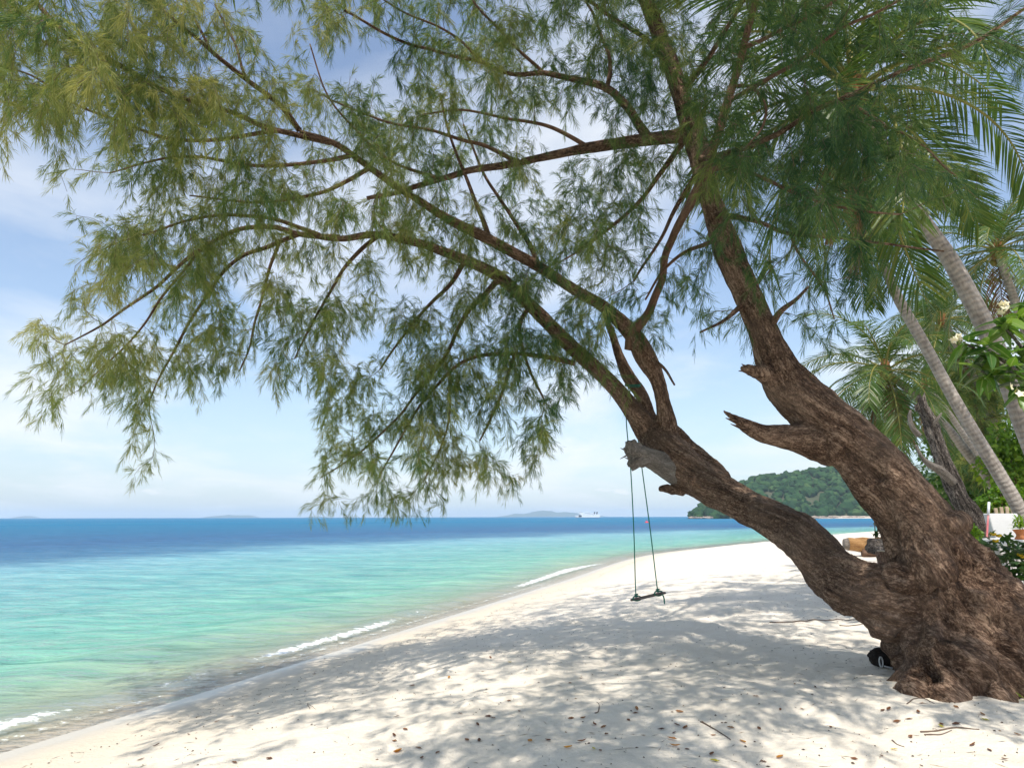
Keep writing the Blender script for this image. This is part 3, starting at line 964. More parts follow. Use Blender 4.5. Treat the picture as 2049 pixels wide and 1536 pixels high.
bx_, by_ = B[:, 0] * np.cos(tw) - B[:, 1] * np.sin(tw), B[:, 0] * np.sin(tw) + B[:, 1] * np.cos(tw)
B = np.stack([bx_, by_, B[:, 2]], 1)
amp = np.clip(RL / 0.45, 0.12, 1.0)
keep_g = 1 - SEAM
ridge = 1 - np.abs(perlin(B * (4.2, 4.2, 0.55))) * 2.0
n2_ = 1 - np.abs(perlin(B * (10, 10, 1.5) + 40)) * 2.0
lump = perlin(V * 3.1)
low = np.clip(1.4 - (V[:, 2] - 0.6) / 1.6, 0, 1)            # strongest fluting near the root
disp = amp * ((0.030 * ridge + 0.020 * n2_ + low * (0.125 * ridge + 0.05 * n2_)) * keep_g + 0.030 * lump + 0.018 * perlin(V * 8.0)) + amp * 0.014 * perlin(B * (30, 30, 7)) - 0.012 * amp
V = V + Nn * disp[:, None]
obj('trunk', mesh_from('trunk', V, [polys] + ([polys3] if len(polys3) else []), True, {'bark': B, 'seam': SEAM}), MAT['bark'], tree)

# broken grey stub by the swing ropes: jagged, weathered
mb = MB()
for rows in (STUB3, STUB3B):
    pts, rad = pix_path(rows, 0.03)
    k0 = mb.n
    mb.tube(pts, rad, 18)
V = np.vstack(mb.V)
A_ = np.vstack(mb.A)
nn = perlin(A_ * (14, 14, 3)) * 0.055 + perlin(V * 16) * 0.035 + perlin(V * 40) * 0.012
cen = at(1275, 912, 9.83)
V += (V - np.array(cen)) / (np.linalg.norm(V - np.array(cen), axis=1)[:, None] + .05) * nn[:, None]
mb.V = [V]
st = obj('broken_branch', mb.mesh('broken_branch', False, True), MAT['bark_grey'], tree)
st['label'] = 'grey weathered jagged branch stub'
for k in range(11):
    a_ = at(1264 + random.uniform(-3, 16), 884 + random.uniform(0, 46), 9.78)
    tip_ = a_ + Vector((random.uniform(-0.16, -0.02), random.uniform(-.08, .08), random.uniform(-0.09, 0.13)))
    b0_ = a_ + Vector((0.12, 0.02, 0))
    obj('splinter', MB().tube(catmull([b0_[:], a_[:], tip_[:]], 0.04), np.linspace(random.uniform(0.03, 0.05), 0.004, len(catmull([b0_[:], a_[:], tip_[:]], 0.04))), 5).mesh('splinter', False, True), MAT['bark_grey'], st)
for (px0, py0, px1, py1, dp_) in ((1500, 862, 1462, 848, 7.16), (1480, 846, 1452, 836, 7.12), (1505, 742, 1478, 742, 7.30), (1500, 738, 1484, 728, 7.30)):
    A0_, A1_ = at(px0, py0, dp_), at(px1, py1, dp_ - 0.03)
    C_ = catmull([A0_[:], A0_.lerp(A1_, .5)[:], A1_[:]], 0.03)
    obj('splinter', MB().tube(C_, np.linspace(0.030, 0.004, len(C_)), 5).mesh('splinter', False, True), MAT['bark'], tree)

# ------- branches: limb ends and hand placed boughs
BR = [
    (LIMB_A[8:], 8), (LIMB_B[11:], 8), (LIMB_C, 10), (LIMB_D[5:], 7), (LIMB_E[5:], 7), (LIMB_F, 8),
    # far left, from limb A
    [(680, 475, 9.1, 6), (600, 468, 9.0, 5.5), (540, 455, 8.9, 5), (470, 462, 8.8, 4.5), (400, 500, 8.7, 4), (340, 545, 8.6, 3.5), (270, 605, 8.5, 3), (200, 655, 8.4, 2.2), (130, 690, 8.3, 1.4)],
    [(600, 468, 9.0, 5), (540, 490, 9.1, 4.5), (470, 520, 9.2, 4), (420, 580, 9.2, 3.4), (370, 660, 9.2, 2.8), (335, 730, 9.2, 2.2), (300, 800, 9.2, 1.5)],
    [(560, 480, 9.0, 4), (540, 540, 9.1, 3.2), (520, 610, 9.2, 2.6), (500, 690, 9.3, 2.0), (480, 740, 9.3, 1.4)],
    [(760, 470, 9.2, 5), (700, 520, 9.3, 4), (660, 590, 9.4, 3), (620, 650, 9.4, 2.2), (590, 720, 9.4, 1.5)],
    [(640, 470, 9.05, 4.5), (560, 440, 8.7, 4), (470, 430, 8.4, 3.4), (380, 440, 8.2, 2.8), (290, 470, 8.1, 2.0), (210, 500, 8.0, 1.3)],
    [(400, 500, 8.7, 3), (330, 590, 8.8, 2.5), (270, 670, 8.8, 2), (210, 730, 8.8, 1.5), (160, 780, 8.8, 1)],
    # top left, from limb B
    [(600, 262, 7.6, 6), (560, 213, 7.4, 5.5), (500, 165, 7.2, 5), (430, 112, 6.9, 4.2), (370, 62, 6.7, 3.5), (310, 5, 6.5, 3), (240, -60, 6.3, 2)],
    [(660, 285, 7.8, 6), (560, 262, 7.4, 5.5), (460, 225, 7.0, 5), (330, 180, 6.6, 5), (260, 145, 6.4, 5), (190, 105, 6.2, 5), (120, 55, 6.0, 5), (65, 0, 5.9, 4.5), (0, -70, 5.8, 3)],
    [(560, 262, 7.4, 4.5), (450, 275, 7.1, 4), (350, 275, 6.9, 3.5), (250, 250, 6.7, 3), (150, 205, 6.5, 2.5), (60, 150, 6.3, 2), (-30, 120, 6.2, 1.5)],
    [(700, 312, 8.0, 5), (600, 330, 7.8, 4), (480, 330, 7.6, 3.4), (380, 310, 7.5, 2.8), (280, 330, 7.4, 2), (220, 350, 7.4, 1.4)],
    [(190, 105, 6.2, 3), (110, 95, 6.1, 2.6), (40, 60, 6.0, 2), (-30, 50, 6.0, 1.6)],
    [(740, 335, 8.2, 5), (660, 380, 8.3, 4), (560, 400, 8.3, 3), (470, 400, 8.2, 2.4), (380, 390, 8.1, 1.6)],
    [(430, 112, 6.9, 3), (390, 40, 6.9, 2.5), (360, -30, 6.9, 2)],
    [(500, 165, 7.2, 3), (470, 90, 7.3, 2.5), (430, 10, 7.3, 1.8)],
    # centre, lower mass
    [(1150, 727, 10.35, 6), (1100, 716, 10.3, 5.2), (1030, 708, 10.2, 4.5), (960, 712, 10.2, 4), (900, 740, 10.2, 3.5), (850, 800, 10.2, 2.8), (800, 880, 10.2, 2.2), (760, 950, 10.2, 1.5)],
    [(1000, 555, 9.9, 7), (960, 600, 10.2, 5.5), (925, 640, 10.4, 4.5), (890, 710, 10.6, 3.6), (840, 780, 10.7, 3), (780, 850, 10.8, 2.4), (700, 920, 10.8, 1.7), (640, 955, 10.8, 1.0)],
    [(1030, 708, 10.2, 4), (1010, 770, 10.1, 3.2), (985, 830, 10.0, 2.6), (960, 880, 10.0, 1.8)],
    [(1060, 610, 10.1, 5), (1040, 660, 9.8, 4), (1060, 740, 9.7, 3), (1090, 800, 9.7, 2)],
    [(900, 740, 10.2, 3), (900, 820, 10.0, 2.4), (880, 900, 9.9, 1.8), (850, 960, 9.9, 1.2)],
    [(930, 520, 9.7, 6), (900, 570, 9.8, 4.5), (850, 620, 9.9, 3.4), (800, 680, 10.0, 2.6), (760, 740, 10.0, 2)],
    # centre, upper
    [(980, 480, 9.3, 6), (960, 420, 9.2, 4.5), (930, 350, 9.1, 3.5), (900, 270, 9.0, 2.6), (880, 190, 8.9, 2)],
    [(1080, 535, 9.6, 6), (1050, 470, 9.6, 4.6), (1000, 400, 9.6, 3.6), (960, 330, 9.6, 2.8), (930, 250, 9.6, 2)],
    [(1180, 296, 8.3, 5), (1110, 260, 8.3, 4), (1030, 240, 8.3, 3), (940, 220, 8.2, 2.4), (850, 230, 8.1, 1.8)],
    [(1040, 325, 8.6, 5), (960, 290, 8.6, 4), (860, 260, 8.5, 3), (760, 240, 8.4, 2.4), (660, 200, 8.3, 1.8)],
    [(1215, 177, 8.1, 5), (1220, 120, 8.2, 4), (1200, 60, 8.3, 3), (1170, 0, 8.3, 2.4)],
    [(1090, 148, 8.2, 4), (1020, 80, 8.1, 3), (960, 20, 8.0, 2.4), (920, -40, 8.0, 2)],
    [(1343, 130, 7.8, 7), (1290, 80, 7.5, 5), (1220, 30, 7.2, 4), (1130, -30, 7.0, 3), (1000, -100, 6.8, 2)],
    [(960, 120, 8.0, 3), (890, 60, 7.9, 2.4), (800, 20, 7.8, 2), (720, -30, 7.7, 1.6)],
    [(880, 357, 8.5, 4), (800, 330, 8.2, 3), (720, 270, 7.9, 2.4), (650, 180, 7.7, 1.8), (620, 90, 7.6, 1.4)],
    [(1290, 712, 10.0, 5), (1330, 740, 9.8, 3), (1350, 770, 9.7, 2)],
    # around the main trunk and to the right
    [(1498, 595, 7.6, 7), (1450, 640, 7.4, 3.6), (1400, 665, 7.3, 2)],
    [(1540, 660, 7.5, 8), (1562, 625, 7.3, 6), (1592, 598, 7.1, 4), (1620, 570, 7.0, 2.5)],
    [(1415, 345, 6.95, 6), (1450, 335, 6.7, 5), (1520, 350, 6.4, 4), (1600, 390, 6.1, 3.2), (1700, 420, 5.9, 2.5), (1800, 430, 5.8, 1.8)],
    [(1455, 205, 6.7, 5), (1530, 160, 6.4, 4.5), (1600, 120, 6.1, 4), (1680, 60, 5.9, 3.4), (1760, 20, 5.8, 2.8), (1860, -30, 5.7, 2)],
    [(1487, 95, 6.5, 5), (1560, 62, 6.3, 4), (1640, 25, 6.1, 3.4), (1700, -20, 6.0, 2.5)],
    [(1468, 172, 6.65, 4), (1510, 176, 6.5, 3.6), (1532, 212, 6.4, 3), (1520, 262, 6.35, 2.4), (1490, 300, 6.3, 1.6)],
    [(1402, 320, 7.6, 8), (1480, 300, 7.0, 6), (1545, 272, 6.6, 5.5), (1620, 228, 6.2, 5), (1690, 198, 6.0, 5), (1800, 145, 5.8, 4.6), (1900, 108, 5.6, 4.2), (2000, 50, 5.5, 3.8), (2070, 5, 5.4, 3)],
    [(1690, 198, 6.0, 4), (1760, 240, 5.9, 3), (1840, 290, 5.8, 2.4), (1920, 350, 5.7, 1.6)],
    [(1430, 430, 7.6, 8), (1500, 440, 7.0, 5), (1580, 465, 6.6, 4), (1680, 478, 6.4, 3), (1790, 488, 6.3, 2.4), (1890, 505, 6.2, 1.6)],
    [(1580, 465, 6.6, 3.4), (1610, 520, 6.6, 2.6), (1650, 580, 6.6, 2), (1670, 640, 6.6, 1.2)],
    [(1362, 190, 7.8, 7), (1420, 110, 7.4, 5), (1470, 30, 7.0, 4), (1520, -60, 6.6, 3)],
    [(1435, 480, 7.7, 5), (1380, 500, 8.2, 4), (1330, 540, 8.5, 3), (1290, 600, 8.6, 2)],
    [(1385, 260, 7.75, 7), (1320, 350, 8.1, 5), (1260, 420, 8.3, 4), (1190, 480, 8.5, 3), (1130, 520, 8.6, 2)],
    [(1402, 330, 7.7, 6), (1350, 420, 8.0, 4.4), (1320, 480, 8.1, 3.4), (1270, 560, 8.2, 2.4)],
    # above the frame, over the beach and over the viewer
    [(1190, -240, 7.0, 8), (900, -330, 6.0, 7), (500, -480, 5.0, 5), (100, -700, 4.2, 3)],
    [(1245, -120, 7.4, 8), (1300, -400, 6.2, 7), (1250, -900, 4.4, 5), (1200, -2200, 2.6, 3)],
    [(1540, -90, 6.2, 5), (1560, -300, 5.4, 5), (1650, -800, 4.0, 4), (1700, -2000, 2.4, 3)],
    [(1190, -240, 7.0, 7), (1150, -420, 8.5, 5), (1200, -380, 10.5, 4), (1250, -280, 12.5, 3)],
    [(1245, -120, 7.4, 7), (1400, -260, 8.6, 6), (1560, -220, 10.5, 4), (1650, -160, 12.5, 3)],
]
BR = [b if isinstance(b, tuple) else (b, 7) for b in BR]
nodes_p, nodes_d, nodes_r = [], [], []
for rows, nside in BR:
    pts, rad = pix_path(rows, 0.07)
    # small natural wander
    w_ = np.linspace(0, 1, len(pts))[:, None]
    seed = rng.uniform(0, 99)
    arc = np.arange(len(pts)) * 0.07
    wander = np.stack([perlin(np.stack([arc * 1.6 + seed, 0 * arc + kk * 7.7, 0 * arc], 1)) for kk in range(3)], 1)
    pts = pts + wander * 0.035 * np.minimum(1, w_ * 6)
    o = MB().tube(pts, rad, nside)
    obj('branch', o.mesh('branch', True, True), MAT['bark_red'] if rows is LIMB_C else MAT['bark'] if rad[0] > 0.035 else MAT['bark_red'], tree)
    T = np.gradient(pts, axis=0)
    T /= np.linalg.norm(T, axis=1)[:, None]
    nodes_p += list(pts[2:]); nodes_d += list(T[2:]); nodes_r += list(rad[2:])
NP, NDir, NR = np.array(nodes_p), np.array(nodes_d), np.array(nodes_r)
CI = np.array(CAM_M.inverted())


def to_pix(P):
    q = np.c_[P, np.ones(len(P))] @ CI.T
    z_ = np.maximum(-q[:, 2], 0.05)
    return np.stack([1024.5 + F * q[:, 0] / z_, 768 - F * q[:, 1] / z_], 1)


# how thickly the foliage stands, cell by cell (64 photo pixels)
def row(*runs):
    r_ = np.zeros(34)
    for x0, x1, v in runs:
        for c in range(34):
            a, b_ = (c - 1) * 64, c * 64
            ov = max(0, min(b_, x1) - max(a, x0)) / 64
            r_[c] += ov * v
    return r_


GRID = np.array([
    row((-64, 600, 6), (600, 1500, 6.5), (1500, 1950, 5), (1950, 2112, 2)),           # above the frame
    row((-64, 440, 7), (440, 480, 3), (600, 1500, 7), (1500, 1900, 5.5), (1900, 2112, 2)),
    row((-64, 520, 8), (520, 560, 3), (600, 1900, 6.5), (1900, 2112, 2)),
    row((-64, 560, 8), (590, 760, 5), (760, 830, 3), (830, 1500, 6), (1500, 1900, 5.5), (1900, 2112, 1)),
    row((-64, 600, 8), (600, 1000, 7), (1000, 1380, 4.5), (1380, 1900, 5)),
    row((-64, 40, 4), (70, 120, 4), (150, 1000, 8), (1000, 1350, 4.5), (1350, 1900, 6.5)),
    row((-64, 20, 3), (85, 115, 3), (280, 900, 8), (900, 1040, 3), (1040, 1400, 5), (1400, 1950, 7.5)),
    row((180, 290, 2.5), (290, 900, 7.5), (900, 1000, 3), (1000, 1480, 6), (1480, 1780, 7), (1780, 1900, 2)),
    row((185, 290, 4), (290, 1280, 7), (1280, 1450, 4), (1450, 1760, 5)),
    row((185, 300, 5), (300, 760, 7), (760, 1280, 6), (1280, 1420, 4), (1480, 1700, 3)),
    row((150, 700, 6), (700, 760, 2.5), (760, 1100, 6), (1100, 1280, 4.5), (1290, 1420, 2.5), (1480, 1600, 1.2), (1630, 1690, 3)),
    row((95, 420, 6), (420, 700, 4.5), (770, 1240, 6), (1310, 1370, 2), (1440, 1490, 1.5), (1640, 1680, 2)),
    row((110, 420, 5), (440, 600, 4), (640, 760, 5), (760, 1160, 7), (1180, 1250, 2), (1310, 1370, 2)),
    row((110, 210, 3.5), (240, 400, 3.5), (540, 580, 1.2), (650, 1120, 6)),
    row((240, 370, 2.4), (670, 1080, 5.5)),
    row((250, 300, 1.0), (650, 1050, 4.5)),
    row((610, 700, 1.6), (740, 850, 2.6)),
])
GRID[10:17, 11:19] *= 2.1
GRID[8:16, 2:8] *= 1.35
GRID[:9, 28:] *= 0.55
cw = GRID.ravel() / GRID.sum()
NA = 5600
cell = rng.choice(len(cw), NA, p=cw)
ppx = (cell % 34 - 1) * 64 + rng.uniform(0, 64, NA)
ppy = (cell // 34 - 1) * 64 + rng.uniform(0, 64, NA) - 8
# gather into clumps with gaps between
cl_n = perlin(np.stack([ppx / 75, ppy / 75, 0 * ppx], 1)) + 0.6 * perlin(np.stack([ppx / 190, ppy / 190, 0 * ppx + 5], 1))
thin = rng.uniform(0, 1, NA) < np.clip(0.64 + 2.0 * cl_n, 0.08, 1)
ppx, ppy = ppx[thin], ppy[thin]
NA = len(ppx)
npx = to_pix(NP)
vis = (npx[:, 0] > -300) & (npx[:, 0] < 2300) & (npx[:, 1] > -200) & (NP[:, 1] > 5)
npv, ndep = npx[vis], NP[vis, 1]
att = []
for q in range(NA):
    d2 = ((npv - (ppx[q], ppy[q])) ** 2).sum(1)
    k = np.argpartition(d2, 14)[:14]
    w_ = 1 / (d2[k] + 900)
    # most follow one bough nearby, so the depth stays that of a real bough
    kk = k[rng.choice(14, p=w_ / w_.sum())]
    up_ = np.clip((560 - ppy[q]) / 250, 0, 1) * np.clip((ppx[q] - 500) / 400, 0, 1)
    dp = ndep[kk] + rng.normal(0, 0.42) + up_ * rng.choice([0, 1], p=[.62, .38]) * rng.uniform(0.4, 4.5)
    if rng.uniform() < 0.28:
        dp -= rng.uniform(0.3, 1.1)
    att.append(at(ppx[q], ppy[q], max(4.8, dp))[:])
att = np.array(att)
# unseen foliage above and behind the frame, clumped and thinned to shape sand shade
NB = 900
hi = ~vis | (npx[:, 1] < -60)
src = NP[hi]
ext = src[rng.integers(0, len(src), NB)] + rng.normal(0, 1, (NB, 3)) * (1.0, 0.9, 0.45)
ext2 = np.stack([rng.uniform(-4.5, 6.5, 640), rng.uniform(-2.5, 4.5, 640), rng.uniform(7.0, 9.0, 640)], 1)
ext3 = np.stack([rng.uniform(1.2, 7.5, 460), rng.uniform(1.5, 9.5, 460), rng.uniform(0.4, 2.2, 460)], 1)
ext3[:, 2] += 2.6 + 0.86 * ext3[:, 1] + 0.12 * np.abs(ext3[:, 0])
ext3 = ext3[(perlin(ext3 * (0.55, 0.55, 0.2) + 3) > -0.10) & (ext3[:, 2] > 6)]
ext2 = np.vstack([ext2, ext3])
ext2 = ext2[(perlin(ext2 * (0.45, 0.45, 0.1)) > np.where(ext2[:, 0] > 2.5, 0.10, -0.06)) & (np.hypot(ext2[:, 0] + 2.4, ext2[:, 1] - 1.5) > 1.4)]
clump = rng.normal(0, 1, (190, 3)) * (0.75, 0.75, 0.35) + (-0.3, 1.9, 8.0)
clump2 = rng.normal(0, 1, (130, 3)) * (0.9, 0.6, 0.3) + (1.6, 3.4, 7.6)
ext2 = np.vstack([ext2, clump, clump2])
ext = np.vstack([ext, ext2])
ext = ext[(to_pix(ext)[:, 1] < -90) | (ext[:, 1] < 0.5)]
is_ext = np.r_[np.zeros(len(att), bool), np.ones(len(ext), bool)]
att = np.vstack([att, ext])

# grow twigs from the boughs to those places, nearest first
kd = KDTree(len(NP))
for q, v in enumerate(NP):
    kd.insert(v, q)
kd.balance()
d0 = np.array([kd.find(v)[2] for v in att])
order = np.argsort(d0)
allP, allD, allR = [NP], [NDir], [NR]
cP, cD, cR = NP, NDir, NR
twigs = []
pend = [[], [], []]
for n_, q in enumerate(order):
    P = att[q]
    dv = P[None] - cP
    dl = np.linalg.norm(dv, axis=1)
    ca_ = (dv * cD).sum(1) / (dl + 1e-6)
    cost = dl * (1.25 - 0.35 * ca_) + np.clip(0.004 - cR, 0, 1) * 20
    k = cost.argmin()
    Q, L = cP[k], dl[k]
    if L < 0.05:
        continue
    nseg = max(3, int(L / 0.17) + 1)
    tt = np.linspace(0, 1, nseg + 1)[:, None]
    dirv = dv[k] / L
    c1 = Q + (cD[k] * 0.55 + dirv * 0.45) * L * 0.4 + np.array([0, 0, 0.05 * L])
    c2 = P - dirv * L * 0.3 + np.array([0, 0, 0.13 * L]) + rng.normal(0, 0.05 * L, 3)
    pts = (1 - tt) ** 3 * Q + 3 * (1 - tt) ** 2 * tt * c1 + 3 * (1 - tt) * tt ** 2 * c2 + tt ** 3 * P
    # the last stretch hangs
    hang = rng.uniform(0.02, 0.22)
    tip = P + np.array([rng.normal(0, 0.06), rng.normal(0, 0.06), -hang])
    tp = np.vstack([P + (tip - P) * f for f in (0.5, 1.0)])
    pts = np.vstack([pts, tp])
    r0 = min(cR[k] * 0.75, 0.0035 + 0.0065 * L)
    rad = np.linspace(r0, 0.0022, len(pts))
    twigs.append((pts, rad, is_ext[q]))
    T = np.gradient(pts, axis=0)
    T /= np.linalg.norm(T, axis=1)[:, None] + 1e-9
    pend[0].append(pts[1:-2]); pend[1].append(T[1:-2]); pend[2].append(rad[1:-2])
    if len(pend[0]) >= 25:
        cP, cD, cR = np.vstack([cP] + pend[0]), np.vstack([cD] + pend[1]), np.concatenate([cR] + pend[2])
        pend = [[], [], []]
mb = MB()
for pts, rad, ex in twigs:
    mb.tube(pts, rad, 3, cap=False)
obj('twigs', mb.mesh('twigs'), MAT['twig'], tree, kind='stuff')


def needles(pos, dirv, L, tint, nn, width, ln, spread=0.45, droop=0.5):
    """sprays of thin drooping branchlets; returns V, quads, tris, tint"""
    n = len(pos)
    g = np.array([0, 0, -1.0])
    t = rng.uniform(0, 1, (n, nn, 1)) ** 0.8
    d = dirv[:, None]
    st_ = pos[:, None] + L[:, None, None] * (d * t + g * droop * t * t)
    tg = d + 2 * g * droop * t
    tg = tg / np.linalg.norm(tg, axis=2, keepdims=True)
    nd_ = tg + rng.normal(0, spread, (n, nn, 3))
    nd_ /= np.linalg.norm(nd_, axis=2, keepdims=True)
    ll = (ln * rng.uniform(0.6, 1.25, (n, nn, 1)))
    mid = st_ + nd_ * ll * 0.55 + g * ll * 0.05
    end = st_ + nd_ * ll + g * ll * 0.16
    side = np.cross(nd_, rng.normal(size=(n, nn, 3)))
    side /= np.linalg.norm(side, axis=2, keepdims=True) + 1e-9
    side *= width / 2
    V = np.stack([st_, mid - side, end, mid + side], 2).reshape(-1, 3)
    F4 = np.arange(n * nn)[:, None] * 4 + np.array([[0, 1, 2, 3]])
    tn = np.clip(np.repeat(tint, nn) + rng.normal(0, 0.10, n * nn), 0, 1)
    return V, F4, np.zeros((0, 3), int), np.repeat(tn, 4)


sp_p, sp_d, sp_L, sp_t, ex_p, ex_d = [], [], [], [], [], []
for pts, rad, ex in twigs:
    seg = np.linalg.norm(np.diff(pts, axis=0), axis=1)
    cum = np.r_[0, np.cumsum(seg)]
    tot = cum[-1]
    s0 = max(0, tot - rng.uniform(0.5, 0.95))
    cnt = max(3, int((tot - s0) / (0.058 if not ex else 0.16)))
    ss = s0 + (tot - s0) * (np.arange(cnt) + rng.uniform(0, 1, cnt)) / cnt
    ss[-1] = tot
    for s in ss:
        k = min(len(seg) - 1, np.searchsorted(cum, s, side='right') - 1)
        f = (s - cum[k]) / (seg[k] + 1e-9)
        p_ = pts[k] + (pts[k + 1] - pts[k]) * f
        td = (pts[k + 1] - pts[k]) / (seg[k] + 1e-9)
        dr = td * 0.8 + rng.normal(0, 0.62, 3) + np.array([0, 0, -0.12])
        dr /= np.linalg.norm(dr)
        if ex:
            ex_p.append(p_); ex_d.append(dr)
        else:
            sp_p.append(p_); sp_d.append(dr); sp_L.append(rng.uniform(0.09, 0.22))
sp_p, sp_d, sp_L = np.array(sp_p), np.array(sp_d), np.array(sp_L)
spx = to_pix(sp_p)
# random needle tone, plus sunlight on the crown's left side painted in as yellower
base_t = 0.34 + 0.36 * perlin(sp_p * 0.9) + 0.34 * perlin(sp_p * 3.0) + 0.46 * np.clip((3.0 - sp_p[:, 0]) / 9.0, 0, 1) - 0.06
V, F4, F3, tn = needles(sp_p, sp_d, sp_L, base_t, 27, 0.0052, 0.120, 0.29, 0.40)
print('sprays', len(sp_p), 'ext', len(ex_p), 'twigs', len(twigs), 'tris', len(F4) * 2)
crown = obj('crown', mesh_from('crown', V, [F4, F3], False, {'tint': tn}), MAT['needle'], tree, kind='stuff')
ex_p, ex_d = np.array(ex_p), np.array(ex_d)
V, F4, F3, tn = needles(ex_p, ex_d, rng.uniform(0.12, 0.3, len(ex_p)), np.full(len(ex_p), 0.45), 12, 0.022, 0.28, 0.4, 0.5)
obj('crown', mesh_from('upper_crown', V, [F4, F3], False, {'tint': tn}), MAT['needle'], tree, kind='stuff')

# ================================================================== the rope swing
SW = ground(1296, 1250)
SD = 10.6
sw_l, sw_r = at(1276, 1196, SD + 0.10), at(1317, 1187, SD - 0.02)
sw_l, sw_r = at(1275, 1197, SD + 0.16), at(1318, 1187, SD - 0.16)
swing = empty('rope_swing', ((sw_l.x + sw_r.x) / 2, SD, gz((sw_l.x + sw_r.x) / 2, SD)), 'simple wooden plank swing hanging on two green ropes from the casuarina', 'swing')
ax = (sw_r - sw_l)
seat_c = (sw_l + sw_r) / 2
ax_n = ax.normalized()
sd = ax_n.cross(Vector((0, 0, 1))).normalized()
upv = sd.cross(ax_n).normalized()
Ms = Matrix(((ax_n.x, sd.x, upv.x, seat_c.x), (ax_n.y, sd.y, upv.y, seat_c.y), (ax_n.z, sd.z, upv.z, seat_c.z), (0, 0, 0, 1)))
hl = ax.length / 2 + 0.07
obj('seat', MB().box((-hl, -0.085, -0.022), (hl, 0.085, 0.012), Ms, 0.006).mesh('seat', False), simple('swing_wood', (0.07, 0.055, 0.05), (0.16, 0.13, 0.12), 14, 0.8, 0.5), swing)
MAT['rope'] = simple('green_rope', (0.012, 0.16, 0.105), (0.03, 0.22, 0.15), 60, 0.7)
MAT['rope_old'] = simple('faded_rope', (0.17, 0.18, 0.12), (0.25, 0.24, 0.17), 60, 0.8)
for e_, mids in ((sw_l, [(1262, 940, 10.62), (1253, 832, 10.66), (1262, 775, 10.64)]), (sw_r, [(1285, 940, 10.62), (1276, 872, 10.66), (1268, 775, 10.64)])):
    top = [at(*q) for q in mids]
    pts = [e_ - upv * 0.03, e_ + upv * 0.10, e_ + (top[0] - e_) * 0.5] + top
    P = np.array([q[:] for q in pts])
    n_s = 60
    C = catmull(P, 0.05)
    ro = obj('rope', MB().tube(C, 0.0085, 7).mesh('rope'), MAT['rope'], swing)
    # knot under and above the plank
    kn = MB()
    for k in range(3):
        a = np.linspace(0, 2 * math.pi, 14)
        c0 = np.array((e_ + upv * (0.005 + 0.028 * k))[:])
        rr_ = 0.055 if k == 0 else 0.022
        ring = c0 + np.outer(np.cos(a), np.array(sd[:])) * (0.095 if k == 0 else rr_) + np.outer(np.sin(a), np.array(upv[:] if k == 0 else ax_n[:])) * (0.036 if k == 0 else rr_)
        kn.tube(ring, 0.010, 6, cap=False)
    obj('knot', kn.mesh('knot'), MAT['rope'], swing)
    # turns of rope round the limb
    lp_ = MB()
    a = np.linspace(0, 4 * math.pi, 40)
    c0 = np.array(top[-1][:])
    lp_.tube(c0 + np.stack([np.cos(a) * 0.10, np.sin(a) * 0.13 - 0.10, 0.05 * np.sin(a) + a * 0.004], 1), 0.0085, 6)
    obj('rope_turns', lp_.mesh('rope_turns'), MAT['rope'], swing)
tail0 = sw_r + ax_n * 0.05
C = catmull(np.array([(tail0 + upv * 0.02)[:], (tail0 + Vector((0.03, -.02, -0.06)))[:], (tail0 + Vector((0.035, -.03, -0.15)))[:]]), 0.02)
obj('rope_tail', MB().tube(C, 0.010, 6).mesh('rope_tail'), MAT['rope'], swing)

